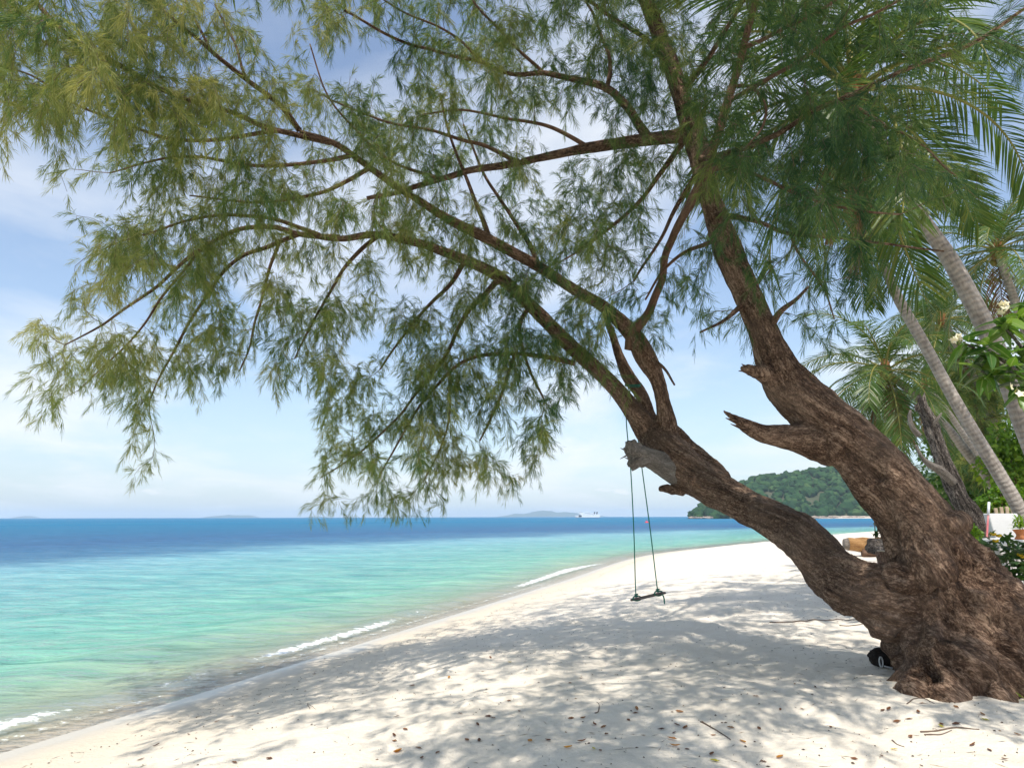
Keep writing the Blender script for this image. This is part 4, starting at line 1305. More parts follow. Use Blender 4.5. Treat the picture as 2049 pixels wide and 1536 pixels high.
# ================================================================== coconut palms
def frond_mesh(L, elev, droop, seed, n_leaf=58, leaf_l=0.62, dead=False, width=0.040):
    r_ = np.random.default_rng(seed)
    k = 26
    t = np.linspace(0, 1, k)
    th = elev - droop * t ** 1.25
    ds = L / (k - 1)
    x = np.r_[0, np.cumsum(np.cos(th[:-1]) * ds)]
    z = np.r_[0, np.cumsum(np.sin(th[:-1]) * ds)]
    y = 0.10 * L * r_.uniform(-1, 1) * t ** 2
    rach = np.stack([x, y, z], 1)
    T = np.gradient(rach, axis=0)
    T /= np.linalg.norm(T, axis=1)[:, None]
    up_ = np.cross(T, np.cross(np.array([0, 0, 1.0]) + 0 * T, T))
    up_ /= np.linalg.norm(up_, axis=1)[:, None] + 1e-6
    V, F4, F3, tn = [], [], [], []
    n = 0
    roll = r_.uniform(-0.5, 0.5)
    for side in (-1, 1):
        for q in range(n_leaf):
            u = 0.14 + 0.86 * (q + r_.uniform(0, .6)) / n_leaf
            f = min(u, 0.999) * (k - 1)
            a = int(f)
            f -= a
            p0 = rach[a] * (1 - f) + rach[a + 1] * f
            tg = T[a]
            up1 = up_[a]
            sv = np.cross(tg, up1) * side
            ll = leaf_l * (0.45 + 0.75 * math.sin(math.pi * min(1, 0.12 + u * 0.86)) ** 0.7) * r_.uniform(0.85, 1.1)
            fwd = 0.45 + 0.75 * u
            d = sv * 1.0 + tg * fwd + up1 * (0.18 + roll * side * 0.3) + r_.normal(0, 0.07, 3)
            d /= np.linalg.norm(d)
            grav = (0.55 if not dead else 1.6) * r_.uniform(0.6, 1.4)
            pts = []
            for s in (0, 0.35, 0.7, 1.0):
                pts.append(p0 + d * ll * s + np.array([0, 0, -1]) * grav * ll * s * s * 0.62)
            wv = np.cross(d, up1)
            wv = wv / (np.linalg.norm(wv) + 1e-6) * width * 0.5
            wv = wv * 0.8 + up1 * width * 0.22 * r_.uniform(-1, 1)
            ws = (0.45, 1.0, 0.8)
            for pt, w_ in zip(pts[:3], ws):
                V += [pt - wv * w_, pt + wv * w_]
            V.append(pts[3])
            F4 += [(n, n + 1, n + 3, n + 2), (n + 2, n + 3, n + 5, n + 4)]
            F3.append((n + 4, n + 5, n + 6))
            tn += [float(np.clip(r_.normal(0.45, 0.16) + 0.20 * (u - 0.4), 0, 1))] * 7
            n += 7
    fm_ = mesh_from('frond', V, [np.array(F4), np.array(F3)], False, {'tint': np.array(tn)})
    fm_.materials.append(MAT['frond_dead' if dead else 'frond'])
    rm = MB().tube(rach, np.linspace(0.034, 0.006, k) * (L / 3.2), 6).mesh('rachis')
    rm.materials.append(MAT['rachis'] if not dead else MAT['twig'])
    return fm_, rm


FR = {}
for e_ in (80, 62, 45, 28, 10, -12, -38, -62):
    for v in (0, 1):
        FR[(e_, v)] = frond_mesh(3.3, R(e_), R(95 if e_ > 0 else 55), int(e_ * 10 + v + 5000))
FR_D = frond_mesh(2.2, R(-65), R(18), 99, 40, 0.5, True)


def palm_trunk_mesh(pts, rad, n=14):
    """ringed trunk: real leaf-scar rings"""
    C = catmull(np.c_[pts, rad], 0.03)
    rg = C[:, 3] * (1 + 0.014 * np.where(np.arange(len(C)) % 3 == 0, 1, -0.3) * rng.uniform(0.5, 1.4, len(C)))
    return MB().tube(C[:, :3], rg, n).mesh('trunk', True, True)


mt, t, p = new_mat('palm_bark')
av = attr(t, 'bark').outputs['Vector']
rings = nd(t, 'ShaderNodeTexWave', wave_type='BANDS', bands_direction='Z', inp={'Scale': 3.4, 'Distortion': 4.5, 'Detail': 3.0, 'Detail Scale': 2.0})
t.links.new(av, rings.inputs['Vector'])
nz = noise(t, 1.0, 5, 0.65, mapped(t, av, (14, 14, 3)))
cc = ramp(t, [(0.25, (0.15, 0.122, 0.10)), (0.52, (0.33, 0.285, 0.245)), (0.8, (0.46, 0.41, 0.36))], math_n(t, 'ADD', math_n(t, 'MULTIPLY', rings.outputs[1], 0.13), math_n(t, 'MULTIPLY', nz, 0.90)))
t.links.new(cc.outputs[0], p.inputs['Base Color'])
p.inputs['Roughness'].default_value = 0.88
bb = bump(t, None, rings.outputs[1], 0.6, 0.015)
bump(t, p, nz, 0.5, 0.01, bb)
MAT['palm_bark'] = mt
MAT['coconut'] = simple('coconut_husk', (0.16, 0.17, 0.03), (0.30, 0.20, 0.06), 9, 0.6)
MAT['fibre'] = simple('palm_fibre', (0.13, 0.06, 0.025), (0.30, 0.14, 0.05), 20, 0.9)


def palm(rows, label, scale=1.0, n_fr=24, seed=0, dead=2, spread=(80, 62, 45, 28, 10, -12, -38, -62), az0=0.0, nuts=5):
    r_ = random.Random(seed)
    P, rad = [], []
    for px, py, dp, hw_ in rows:
        q = at(px, py, dp)
        P.append(q[:])
        rad.append(0.76 * hw_ * axis_depth(q) / F)
    base = Vector(P[-1])
    base.z = gz(base.x, base.y)
    P[-1] = (base.x, base.y, base.z - 0.15)
    root = empty('coconut_palm', base, label, 'palm', 'coconut palms behind the casuarina')
    obj('trunk', palm_trunk_mesh(np.array(P), np.array(rad)), MAT['palm_bark'], root)
    top = Vector(P[0])
    ga = 2.39996
    for k in range(n_fr):
        e_ = spread[min(len(spread) - 1, int(k / n_fr * len(spread)))]
        fm_, rm = FR[(e_, r_.randint(0, 1))]
        M_ = Matrix.Translation(top) @ Matrix.Rotation(az0 + k * ga + r_.uniform(-.25, .25), 4, 'Z') @ Matrix.Rotation(R(r_.uniform(-9, 9)), 4, 'X') @ Matrix.Scale(scale * r_.uniform(0.88, 1.1), 4)
        f_ = obj('frond', fm_, None, root, M_)
        rc = obj('rachis', rm, None, f_, M_)
    for k in range(dead):
        M_ = Matrix.Translation(top + Vector((0, 0, -0.1))) @ Matrix.Rotation(r_.uniform(0, 6.28), 4, 'Z') @ Matrix.Scale(scale, 4)
        f_ = obj('frond', FR_D[0], None, root, M_)
        obj('rachis', FR_D[1], None, f_, M_)
        f_['label'] = 'brown dead hanging frond'
    sh = MB().lathe([(0.02, 0.42), (0.10, 0.38), (0.16, 0.15), (0.20, -0.05), (0.16, -0.25), (0.10, -0.32)], 12, Matrix.Translation(top) @ Matrix.Scale(scale, 4))
    obj('crown_shaft', sh.mesh('crown_shaft'), MAT['fibre'], root)
    for k in range(nuts):
        a = r_.uniform(0, 6.28)
        M_ = Matrix.Translation(top + Vector((math.cos(a) * 0.24, math.sin(a) * 0.24, -0.22 - 0.16 * r_.random())) * scale) @ Matrix.Scale(scale, 4)
        obj('coconut', MB().lathe([(0.005, -0.14), (0.07, -0.11), (0.105, 0), (0.075, 0.10), (0.005, 0.14)], 10, M_).mesh('coconut'), MAT['coconut'], root)
    return root


palm([(1708, 185, 10.2, 15), (1748, 262, 10.2, 16), (1795, 350, 10.2, 17), (1838, 428, 10.2, 18), (1895, 510, 10.2, 20), (1935, 582, 10.2, 22), (1972, 655, 10.2, 23), (2010, 740, 10.2, 24), (2050, 850, 10.2, 25), (2110, 1010, 10.2, 26), (2190, 1260, 10.2, 36)],
     'tall coconut palm with thick ringed trunk, its crown at the top right corner', 1.12, 26, 3, 1, (80, 62, 45, 28, 10, 10, -12, -38))
palm([(1735, 400, 13.0, 9), (1755, 480, 13.0, 10), (1775, 545, 13.0, 11), (1800, 602, 13.0, 13), (1850, 690, 13.0, 14), (1900, 782, 13.0, 15), (1950, 868, 13.0, 16), (2000, 950, 13.0, 17), (2050, 1040, 13.0, 18), (2120, 1190, 13.0, 24)],
     'slender pale coconut palm trunk slanting between the thick palm and the small palm', 0.66, 14, 8, 1, (45, 10, -12, -38, -38, -62, -62), 1.0, 3)
palm([(1772, 742, 19, 9), (1800, 765, 19, 9.5), (1840, 800, 19, 10), (1890, 850, 19, 11), (1940, 912, 19, 12), (1992, 980, 19, 13), (2070, 1150, 19, 17)],
     'short coconut palm with wide drooping yellow-green crown right behind the trunk', 0.86, 24, 21, 4, (80, 62, 45, 28, 10, -12, -38, -62), 0.4, 6)
palm([(1850, 770, 21, 6.5), (1890, 815, 21, 7), (1935, 880, 21, 7.5), (1975, 940, 21, 8), (2005, 990, 21, 8.5), (2065, 1130, 21, 12)],
     'thin coconut palm trunk running parallel under the short palm', 0.55, 10, 33, 1, (45, 28, 10, -12, -38), 2.0, 0)
palm([(1995, 500, 16, 9), (2030, 600, 16, 10), (2070, 720, 16, 11), (2120, 900, 16, 12), (2180, 1170, 16, 16)],
     'leafy coconut palm crown at the right edge behind the plumeria', 0.80, 24, 41, 1, (80, 62, 45, 28, 10, -12, -38), 0.2, 4)
palm([(1885, 640, 24, 8), (1930, 720, 24, 9), (1990, 850, 24, 10), (2080, 1110, 24, 14)],
     'distant shaded coconut palm crown between the two slanting trunks', 0.9, 20, 55, 1, (62, 45, 28, 10, -12, -38, -62), 0.9, 3)

# ---- burnt dead trunk
P, rad = pix_path([(1840, 806, 15.5, 11), (1862, 850, 15.5, 12), (1880, 900, 15.5, 13), (1898, 950, 15.5, 15), (1922, 1000, 15.5, 17), (1950, 1045, 15.5, 20), (1985, 1170, 15.5, 28)], 0.08)
dz = gz(P[-1][0], P[-1][1])
snag = empty('dead_trunk', (P[-1][0], P[-1][1], dz), 'charred grey dead tree trunk with a broken top behind the casuarina', 'dead tree')
mb = MB().tube(P, rad, 16)
V, A_ = np.vstack(mb.V), np.vstack(mb.A)
k = len(P) * 16
nrm = V.copy()
nrm[:k] -= np.repeat(P, 16, 0)
nrm[k:] = 0
nrm /= np.linalg.norm(nrm, axis=1)[:, None] + 1e-6
V += nrm * (0.06 * perlin(A_ * (7, 7, 1.2)) + 0.03 * perlin(A_ * (20, 20, 3)))[:, None]
V[:16, 2] += rng.uniform(-0.2, 0.22, 16)
mb.V = [V]
obj('trunk', mb.mesh('trunk', False, True), MAT['bark_burnt'], snag)
for rows in ([(1908, 965, 15.4, 9), (1880, 940, 15.3, 9), (1862, 930, 15.2, 7), (1845, 915, 15.1, 4), (1832, 890, 15.1, 2.5)], [(1838, 870, 15.3, 6), (1826, 855, 15.2, 5), (1820, 835, 15.2, 4), (1822, 820, 15.2, 2)],
             [(1866, 852, 15.4, 4), (1876, 838, 15.3, 3), (1884, 826, 15.3, 1.5)]):
    pts, rd = pix_path(rows, 0.05)
    obj('dead_branch', MB().tube(pts, rd, 8).mesh('dead_branch', True, True), MAT['bark_grey'], snag)

# ================================================================== background trees and shrubs
def leaf_cloud(cen, rad, n, size, seed, asp=0.5, hollow=0.55):
    """n leaves (two triangles each) through a lumpy crown volume"""
    r_ = np.random.default_rng(seed)
    nl = max(6, n // 90)
    lobes = r_.normal(size=(nl, 3))
    lobes /= np.linalg.norm(lobes, axis=1)[:, None]
    lobes = lobes * r_.uniform(0.25, 0.8, (nl, 1))
    li = r_.integers(0, nl, n)
    d = r_.normal(size=(n, 3))
    d /= np.linalg.norm(d, axis=1)[:, None]
    P = lobes[li] + d * (r_.uniform(hollow, 1, (n, 1)) ** 0.5) * r_.uniform(0.22, 0.42, (nl, 1))[li]
    P = np.array(cen) + P * np.array(rad)
    out = d * 0.8 + r_.normal(0, 0.6, (n, 3)) + (0, 0, -0.2)
    out /= np.linalg.norm(out, axis=1)[:, None]
    s_ = np.cross(out, r_.normal(size=(n, 3)))
    s_ /= np.linalg.norm(s_, axis=1)[:, None]
    sz = size * r_.uniform(0.6, 1.3, (n, 1))
    V = np.stack([P, P + out * sz * .5 - s_ * sz * asp * .5, P + out * sz + (0, 0, -1) * sz * .15, P + out * sz * .5 + s_ * sz * asp * .5], 1).reshape(-1, 3)
    Fq_ = np.arange(n)[:, None] * 4 + np.array([[0, 1, 2, 3]])
    tn = np.clip(np.repeat(r_.normal(0.42, 0.17, n) + r_.normal(0, 0.16, nl)[li], 4), 0, 1)
    return V, Fq_, tn


def shrub(name, px, py, depth, wpx, hpx, n, size, label, cat, seed, mat='broadleaf', asp=0.5, group=None):
    """crown centred on (px, py), standing on the ground at that depth"""
    c = at(px, py, depth)
    s_ = axis_depth(c) / F
    g_ = gz(c.x, c.y)
    root = empty(name, (c.x, c.y, g_), label, cat, group)
    rx, rz = wpx * s_, hpx * s_
    V, Fq_, tn = leaf_cloud(c, (rx, max(0.5, rx * 0.8), rz), n, size, seed, asp)
    keepf = V[Fq_][:, :, 2].min(1) > g_ + 0.02
    mb_ = MB()
    r_ = random.Random(seed)
    for k in range(4):
        a = k * 1.7 + seed
        tp_ = Vector((c.x + math.cos(a) * rx * .5, c.y + math.sin(a) * rx * .4, c.z + rz * 0.3))
        b0 = Vector((c.x + math.cos(a) * 0.08, c.y + math.sin(a) * 0.08, g_ - 0.1))
        mid_ = b0.lerp(tp_, 0.5) + Vector((0, 0, 0.15 * rz))
        C = catmull([b0[:], mid_[:], tp_[:]], 0.25)
        mb_.tube(C, np.linspace(0.05, 0.015, len(C)) * max(0.5, rz * 0.6), 6)
    obj('trunk', mb_.mesh('trunk', True, True), MAT['bark_red'], root)
    obj('crown', mesh_from('crown', V, [Fq_[keepf]], False, {'tint': tn}), MAT[mat], root, kind='stuff')
    return root


MAT['shrub_bright'] = leaf_mat('bright_shrub_leaf', [(0.0, (0.06, 0.15, 0.018)), (0.6, (0.16, 0.29, 0.032)), (1.0, (0.30, 0.38, 0.05))], 0.4, 0.4)
shrub('leafy_shrub', 1945, 960, 26, 95, 75, 3600, 0.22, 'dense green leafy bush behind the burnt trunk', 'bush', 1, 'broadleaf')
shrub('leafy_shrub', 2045, 930, 18, 85, 95, 3200, 0.17, 'tall bright green bush at the right edge above the white wall', 'bush', 2, 'shrub_bright')
shrub('leafy_shrub', 1850, 1010, 34, 75, 55, 2400, 0.26, 'bushy green shrub between the casuarina and the burnt trunk', 'bush', 3, 'broadleaf')
shrub('leafy_shrub', 2010, 1000, 15.5, 55, 40, 2200, 0.12, 'low fine-leaved bush just above the white wall', 'bush', 4, 'shrub_bright')
shrub('leafy_shrub', 1935, 1062, 14.5, 30, 22, 900, 0.10, 'low bright green plants beside the wooden edging', 'bush', 5, 'shrub_bright')
shrub('leafy_shrub', 1960, 1095, 12.5, 32, 22, 900, 0.09, 'light green weeds below the wooden edging', 'bush', 6, 'shrub_bright')
shrub('broadleaf_tree', 1990, 780, 30, 150, 130, 4200, 0.30, 'dark broadleaf tree filling the gap behind the palm trunks', 'tree', 7, 'broadleaf')
shrub('broadleaf_tree', 1905, 870, 33, 80, 80, 2600, 0.30, 'medium green tree behind the short palm', 'tree', 8, 'broadleaf')


def far_casuarina(px, py, depth, wpx, hpx, n, label, seed):
    r_ = np.random.default_rng(seed)
    c = at(px, py, depth)
    s_ = axis_depth(c) / F
    g_ = gz(c.x, c.y)
    root = empty('casuarina_tree', (c.x, c.y, g_), label, 'tree', 'smaller casuarinas behind the palms')
    rx, rz = wpx * s_, hpx * s_
    C = catmull([(c.x, c.y, g_ - 0.2), (c.x + 0.2, c.y, (g_ + c.z) / 2), (c.x - 0.1, c.y, c.z + rz * 0.9)], 0.4)
    obj('trunk', MB().tube(C, np.linspace(0.16, 0.02, len(C)), 8).mesh('trunk', True, True), MAT['bark'], root)
    nb = 40
    P, Dv = [], []
    mb_ = MB()
    for k in range(nb):
        u = r_.uniform(-0.9, 0.95)
        a = r_.uniform(0, 6.28)
        ln_ = rx * (1.0 - 0.55 * max(0, u)) * r_.uniform(0.5, 1.1)
        st_ = np.array((c.x, c.y, c.z + u * rz))
        dv_ = np.array((math.cos(a), math.sin(a) * 0.8, 0.35))
        pts = np.array([st_ + dv_ * ln_ * q + np.array((0, 0, -0.35 * ln_ * q * q)) for q in np.linspace(0, 1, 6)])
        mb_.tube(pts, np.linspace(0.03, 0.006, 6), 4)
        m_ = n // nb
        q = r_.uniform(0.15, 1, m_)
        P.append(st_ + dv_ * ln_ * q[:, None] + np.outer(-0.35 * ln_ * q * q, (0, 0, 1)) + r_.normal(0, 0.16, (m_, 3)))
        Dv.append(dv_ * 0.6 + r_.normal(0, 0.6, (m_, 3)))
    obj('branches', mb_.mesh('branches', True, True), MAT['bark_red'], root, kind='stuff')
    P, Dv = np.vstack(P), np.vstack(Dv)
    Dv /= np.linalg.norm(Dv, axis=1)[:, None]
    V, F4, F3, tn = needles(P, Dv, r_.uniform(0.15, 0.35, len(P)), np.clip(r_.normal(0.45, 0.15, len(P)), 0, 1), 9, 0.018, 0.26, 0.35, 0.5)
    obj('crown', mesh_from('crown', V, [F4, F3], False, {'tint': tn}), MAT['needle'], root, kind='stuff')


far_casuarina(1760, 850, 30, 62, 120, 1500, 'slender feathery casuarina behind the short palm at its left', 1)
far_casuarina(1870, 700, 27, 90, 180, 1900, 'feathery casuarina rising between the slanting palm trunks', 2)
far_casuarina(1960, 860, 24, 80, 120, 1700, 'shaded feathery casuarina below the plumeria branches', 3)
far_casuarina(1890, 980, 60, 40, 70, 900, 'small bluish casuarina far down the beach beside the burnt trunk', 4)

# ================================================================== plumeria at the right edge
def leaf_blade(name, L, W, curl=0.12, fold=0.12, n=7, lobes=0, notch=0.0):
    t_ = np.linspace(0, 1, n)
    w_ = W * 0.5 * np.sin(math.pi * np.clip(t_, 0, 1) ** 0.62 * 0.985 + 0.01) ** 0.85
    w_[0] = W * 0.03
    z_ = -curl * L * t_ ** 2
    V = []
    for k in range(n):
        V += [(L * t_[k], -w_[k], z_[k] + fold * w_[k]), (L * t_[k], 0, z_[k]), (L * t_[k], w_[k], z_[k] + fold * w_[k])]
    F4 = []
    for k in range(n - 1):
        a = k * 3
        F4 += [(a, a + 1, a + 4, a + 3), (a + 1, a + 2, a + 5, a + 4)]
    return mesh_from(name, V, [np.array(F4)], True, {'tint': np.tile([0.45, 0.75, 0.45], n)})


mp_, t, p = new_mat('plumeria_leaf')
rnd = nd(t, 'ShaderNodeObjectInfo').outputs['Random']
at_ = attr(t, 'tint').outputs['Fac']
cc = ramp(t, [(0.0, (0.030, 0.085, 0.018)), (0.5, (0.075, 0.175, 0.028)), (1.0, (0.17, 0.28, 0.045))], rnd)
vein = ramp(t, [(0.70, 0.0), (0.74, 1.0)], at_).outputs[0]
cfin = mix_c(t, math_n(t, 'MULTIPLY', vein, 0.7), cc.outputs[0], (0.26, 0.34, 0.12))
t.links.new(cfin, p.inputs['Base Color'])
p.inputs['Roughness'].default_value = 0.36
tr = nd(t, 'ShaderNodeBsdfTranslucent')
hs2 = nd(t, 'ShaderNodeHueSaturation', inp={'Hue': 0.48, 'Saturation': 1.1, 'Value': 1.7})
t.links.new(cfin, hs2.inputs['Color'])
t.links.new(hs2.outputs[0], tr.inputs[0])
ms = nd(t, 'ShaderNodeMixShader', inp={0: 0.38})
t.links.new(p.outputs[0], ms.inputs[1])
t.links.new(tr.outputs[0], ms.inputs[2])
t.links.new(ms.outputs[0], t.nodes['Material Output'].inputs['Surface'])
MAT['plumeria'] = mp_
PL = [leaf_blade('plumeria_leaf', 0.29 + 0.02 * k, 0.112 + 0.005 * k, 0.10 + 0.10 * k, 0.25) for k in range(4)]
for q in PL:
    q.materials.append(mp_)
pb = at(2260, 1280, 7.6)
pb.z = gz(pb.x, 7.6)
plum = empty('plumeria_tree', pb, 'plumeria branches with long glossy leaves and white flowers reaching in from the right', 'tree')
hub = at(2170, 800, 7.5)
C = catmull([(pb.x, pb.y, pb.z - 0.1), (pb.x - 0.05, pb.y, pb.z + 1.0), hub[:]], 0.1)
obj('trunk', MB().tube(C, np.linspace(0.10, 0.06, len(C)), 10).mesh('trunk', True, True), MAT['bark_grey'], plum)
mfl = simple('plumeria_petal', (0.80, 0.78, 0.70), (0.82, 0.70, 0.35), 30, 0.5)
CL = [(1938, 690, 7.3), (1978, 700, 7.1), (2008, 652, 7.2), (2038, 640, 7.4), (2022, 742, 7.0), (1985, 720, 7.5), (2048, 720, 7.2), (2055, 610, 7.5), (2046, 775, 7.0), (2075, 690, 7.0), (1965, 742, 7.2)]
for n_, (px, py, dp) in enumerate(CL):
    c = at(px, py, dp)
    C = catmull([hub[:], (hub.lerp(c, 0.55) + Vector((0, 0, -0.10)))[:], c[:]], 0.08)
    obj('branch', MB().tube(C, np.linspace(0.035, 0.014, len(C)), 8).mesh('branch', True, True), MAT['bark_grey'], plum)
    ax_ = Vector(C[-1] - C[-3]).normalized() + Vector((0, 0, 0.3))
    for k in range(11):
        a = k * 2.4 + n_
        el = R(random.uniform(-58, 28))
        M_ = Matrix.Translation(c + Vector((0, 0, 0.015 * (k - 5)))) @ Matrix.Rotation(a, 4, 'Z') @ Matrix.Rotation(-el, 4, 'Y') @ Matrix.Rotation(R(random.uniform(-25, 25)), 4, 'X') @ Matrix.Scale(random.uniform(0.8, 1.12), 4)
        obj('leaf', PL[random.randrange(4)], None, plum, M_)
pet = leaf_blade('petal', 0.045, 0.032, -0.25, 0.2, 5)
pet.materials.append(mfl)
for px, py, dp, num in ((2008, 616, 7.05, 7), (1907, 678, 7.1, 6), (2030, 785, 6.9, 3)):
    c = at(px, py, dp)
    fc = MB()
    st_ = min((at(*q) for q in CL), key=lambda v: (v - c).length)
    C = catmull([st_[:], (st_.lerp(c, 0.6) + Vector((0, 0, 0.02)))[:], c[:]], 0.03)
    obj('flower_stalk', MB().tube(C, 0.006, 6).mesh('flower_stalk'), MAT['rachis'], plum)
    for f in range(num):
        cf = c + Vector((random.uniform(-.05, .05), random.uniform(-.04, .04), random.uniform(-.05, .06)))
        base = Matrix.Translation(cf) @ Euler((random.uniform(-1.2, 1.2) - 0.6, random.uniform(-.9, .9), random.uniform(0, 6))).to_matrix().to_4x4()
        first = obj('flower', pet, None, plum, base)
        for k in range(1, 5):
            obj('petal', pet, None, first, base @ Matrix.Rotation(k * 2 * math.pi / 5, 4, 'Z'))

# ================================================================== shrub with yellow flowers and sea grape at the right of the root
def lobed_leaf(name, S):
    """maple-like lobed blade"""
    a = np.linspace(-2.5, 2.5, 19)
    r0 = np.where(np.arange(19) % 4 == 1, 1.0, np.where(np.arange(19) % 4 == 3, 0.55, 0.75)) * S
    V = [(0, 0, 0)] + [(r0[k] * math.cos(a[k]) * 0.9, r0[k] * math.sin(a[k]) * 0.8, -0.18 * r0[k] ** 2 / S) for k in range(19)]
    return mesh_from(name, V, [np.array([(0, k, k + 1) for k in range(1, 19)])], False)


MAT['dark_leaf'] = leaf_mat('dark_shrub_leaf', [(0.0, (0.018, 0.055, 0.014)), (0.7, (0.04, 0.10, 0.02)), (1.0, (0.09, 0.16, 0.03))], 0.3, 0.4, None)
MAT['flower_y'] = simple('yellow_petal', (0.75, 0.50, 0.02), (0.80, 0.62, 0.05), 20, 0.6)
LB = lobed_leaf('leaf', 0.085)
LB.materials.append(MAT['dark_leaf'])
s0 = at(2035, 1262, 8.2)
s0.z = gz(s0.x, s0.y)
bush = empty('flowering_shrub', s0, 'dark lobed-leaf shrub with small yellow flowers right of the casuarina root', 'shrub')
for (px, py, n_l) in ((1985, 1095, 16), (2010, 1110, 18), (2035, 1105, 16), (2015, 1085, 10), (2040, 1130, 14), (1975, 1120, 9), (2005, 1140, 10), (2030, 1090, 10), (2018, 1152, 12), (2050, 1150, 12), (2060, 1115, 14)):
    c = at(px, py, 8.2 + random.uniform(-.35, .35))
    C = catmull([s0[:], (s0.lerp(c, 0.5) + Vector((0.04, 0, 0.05)))[:], c[:]], 0.08)
    obj('stem', MB().tube(C, np.linspace(0.010, 0.004, len(C)), 6).mesh('stem'), MAT['twig'], bush)
    for k in range(n_l):
        q = c + Vector((random.gauss(0, 0.085), random.gauss(0, 0.09), random.gauss(0, 0.07)))
        M_ = Matrix.Translation(q) @ Euler((random.uniform(-.7, .7), random.uniform(-.2, 1.0), random.uniform(0, 6.28))).to_matrix().to_4x4() @ Matrix.Scale(random.uniform(0.7, 1.25), 4)
        obj('leaf', LB, None, bush, M_)
fp = leaf_blade('flower', 0.05, 0.05, -0.2, 0.1, 5)
fp.materials.append(MAT['flower_y'])
for px, py in ((1988, 1072), (1999, 1075), (2042, 1113), (2047, 1117), (1993, 1085)):
    c = at(px, py, 7.85)
    for k in range(4):
        obj('petal', fp, None, bush, Matrix.Translation(c) @ Matrix.Rotation(k * 1.57, 4, 'Z') @ Matrix.Rotation(R(-35), 4, 'Y'))
g0 = at(2075, 1330, 7.3)
g0.z = gz(g0.x, g0.y)
grape = empty('sea_grape', g0, 'low sea grape sprig with big round leaves beside the casuarina root', 'shrub')
rl = MB().lathe([(0.001, 0.0), (0.045, 0.004), (0.075, 0.012), (0.092, 0.004)], 14).mesh('leaf')
rl.materials.append(MAT['dark_leaf'])
for px, py in ((2012, 1185), (2040, 1192), (2030, 1222), (2049, 1240), (2043, 1212), (2060, 1200), (2060, 1270), (2046, 1262)):
    c = at(px, py, 7.6 + random.uniform(-.15, .2))
    C = catmull([g0[:], (g0.lerp(c, 0.6) + Vector((0.05, 0, 0)))[:], c[:]], 0.06)
    obj('stem', MB().tube(C, np.linspace(0.009, 0.004, len(C)), 6).mesh('stem'), MAT['twig'], grape)
    obj('leaf', rl, None, grape, Matrix.Translation(c) @ Euler((random.uniform(0.5, 1.3), random.uniform(-.5, .5), random.uniform(-1, 1))).to_matrix().to_4x4())
for n_, (px, py, cnt, lab) in enumerate(((2046, 1283, 14, 'small bright green seedling against the right side of the root'), (2044, 1392, 8, 'tiny green seedling at the foot of the root on the right edge'))):
    c = at(px, py, 6.7 if n_ == 0 else 6.35)
    gq = Vector((c.x + 0.05, c.y, gz(c.x, c.y)))
    sdl = empty('seedling', gq, lab, 'plant')
    C = catmull([gq[:], gq.lerp(c, .6)[:], c[:]], 0.05)
    obj('stem', MB().tube(C, 0.005, 5).mesh('stem'), MAT['rachis'], sdl)
    sl = leaf_blade('leaf', 0.06, 0.03, 0.1, 0.15, 5)
    sl.materials.append(MAT['shrub_bright'])
    for k in range(cnt):
        q = gq.lerp(c, random.uniform(0.45, 1.0)) + Vector((random.gauss(0, .02), random.gauss(0, .02), 0))
        obj('leaf', sl, None, sdl, Matrix.Translation(q) @ Matrix.Rotation(k * 2.4, 4, 'Z') @ Matrix.Rotation(R(random.uniform(-60, 10)), 4, 'Y'))

# ================================================================== terrace at the right edge
MAT['white_wall'] = simple('white_render', (0.74, 0.73, 0.71), (0.68, 0.67, 0.65), 3, 0.85, 0.2, 30)
MAT['terracotta'] = simple('terracotta', (0.42, 0.15, 0.055), (0.50, 0.20, 0.08), 9, 0.8)
MAT['fence_wood'] = simple('pale_wood', (0.36, 0.27, 0.18), (0.50, 0.40, 0.29), 12, 0.8, 0.3)
WD = 12.6
# white garden wall with a slanted end
pts = [at(px, py, WD) for px, py in ((1978, 1027), (2036, 1027), (2062, 1078), (2060, 1110), (2004, 1110), (1988, 1062))]
zb = gz(pts[0].x, WD)
wb = empty('garden_wall', (pts[3].x, WD, zb), 'white rendered low garden wall with a slanted end', 'wall')
V = [(q.x, WD, q.z) for q in pts] + [(q.x, WD + 0.16, q.z) for q in pts]
n = len(pts)
bm = bmesh.new()
vs_ = [bm.verts.new(v) for v in V]
bm.faces.new(vs_[:n])
bm.faces.new(list(reversed(vs_[n:])))
for k in range(n):
    bm.faces.new((vs_[k], vs_[n + k], vs_[n + (k + 1) % n], vs_[(k + 1) % n]))
bmesh.ops.recalc_face_normals(bm, faces=bm.faces[:])
bmesh.ops.bevel(bm, geom=bm.edges[:], offset=0.012, segments=1, affect='EDGES')
me = bpy.data.meshes.new('panel')
bm.to_mesh(me)
bm.free()
obj('panel', me, MAT['white_wall'], wb)
q0, q1 = at(2006, 1112, WD + 0.08), at(2062, 1112, WD + 0.08)
obj('footing', MB().box((q0.x + 0.02, WD + 0.01, gz(q0.x, WD) - 0.1), (q1.x + 0.6, WD + 0.15, q0.z + 0.02)).mesh('footing', False), MAT['white_wall'], wb)
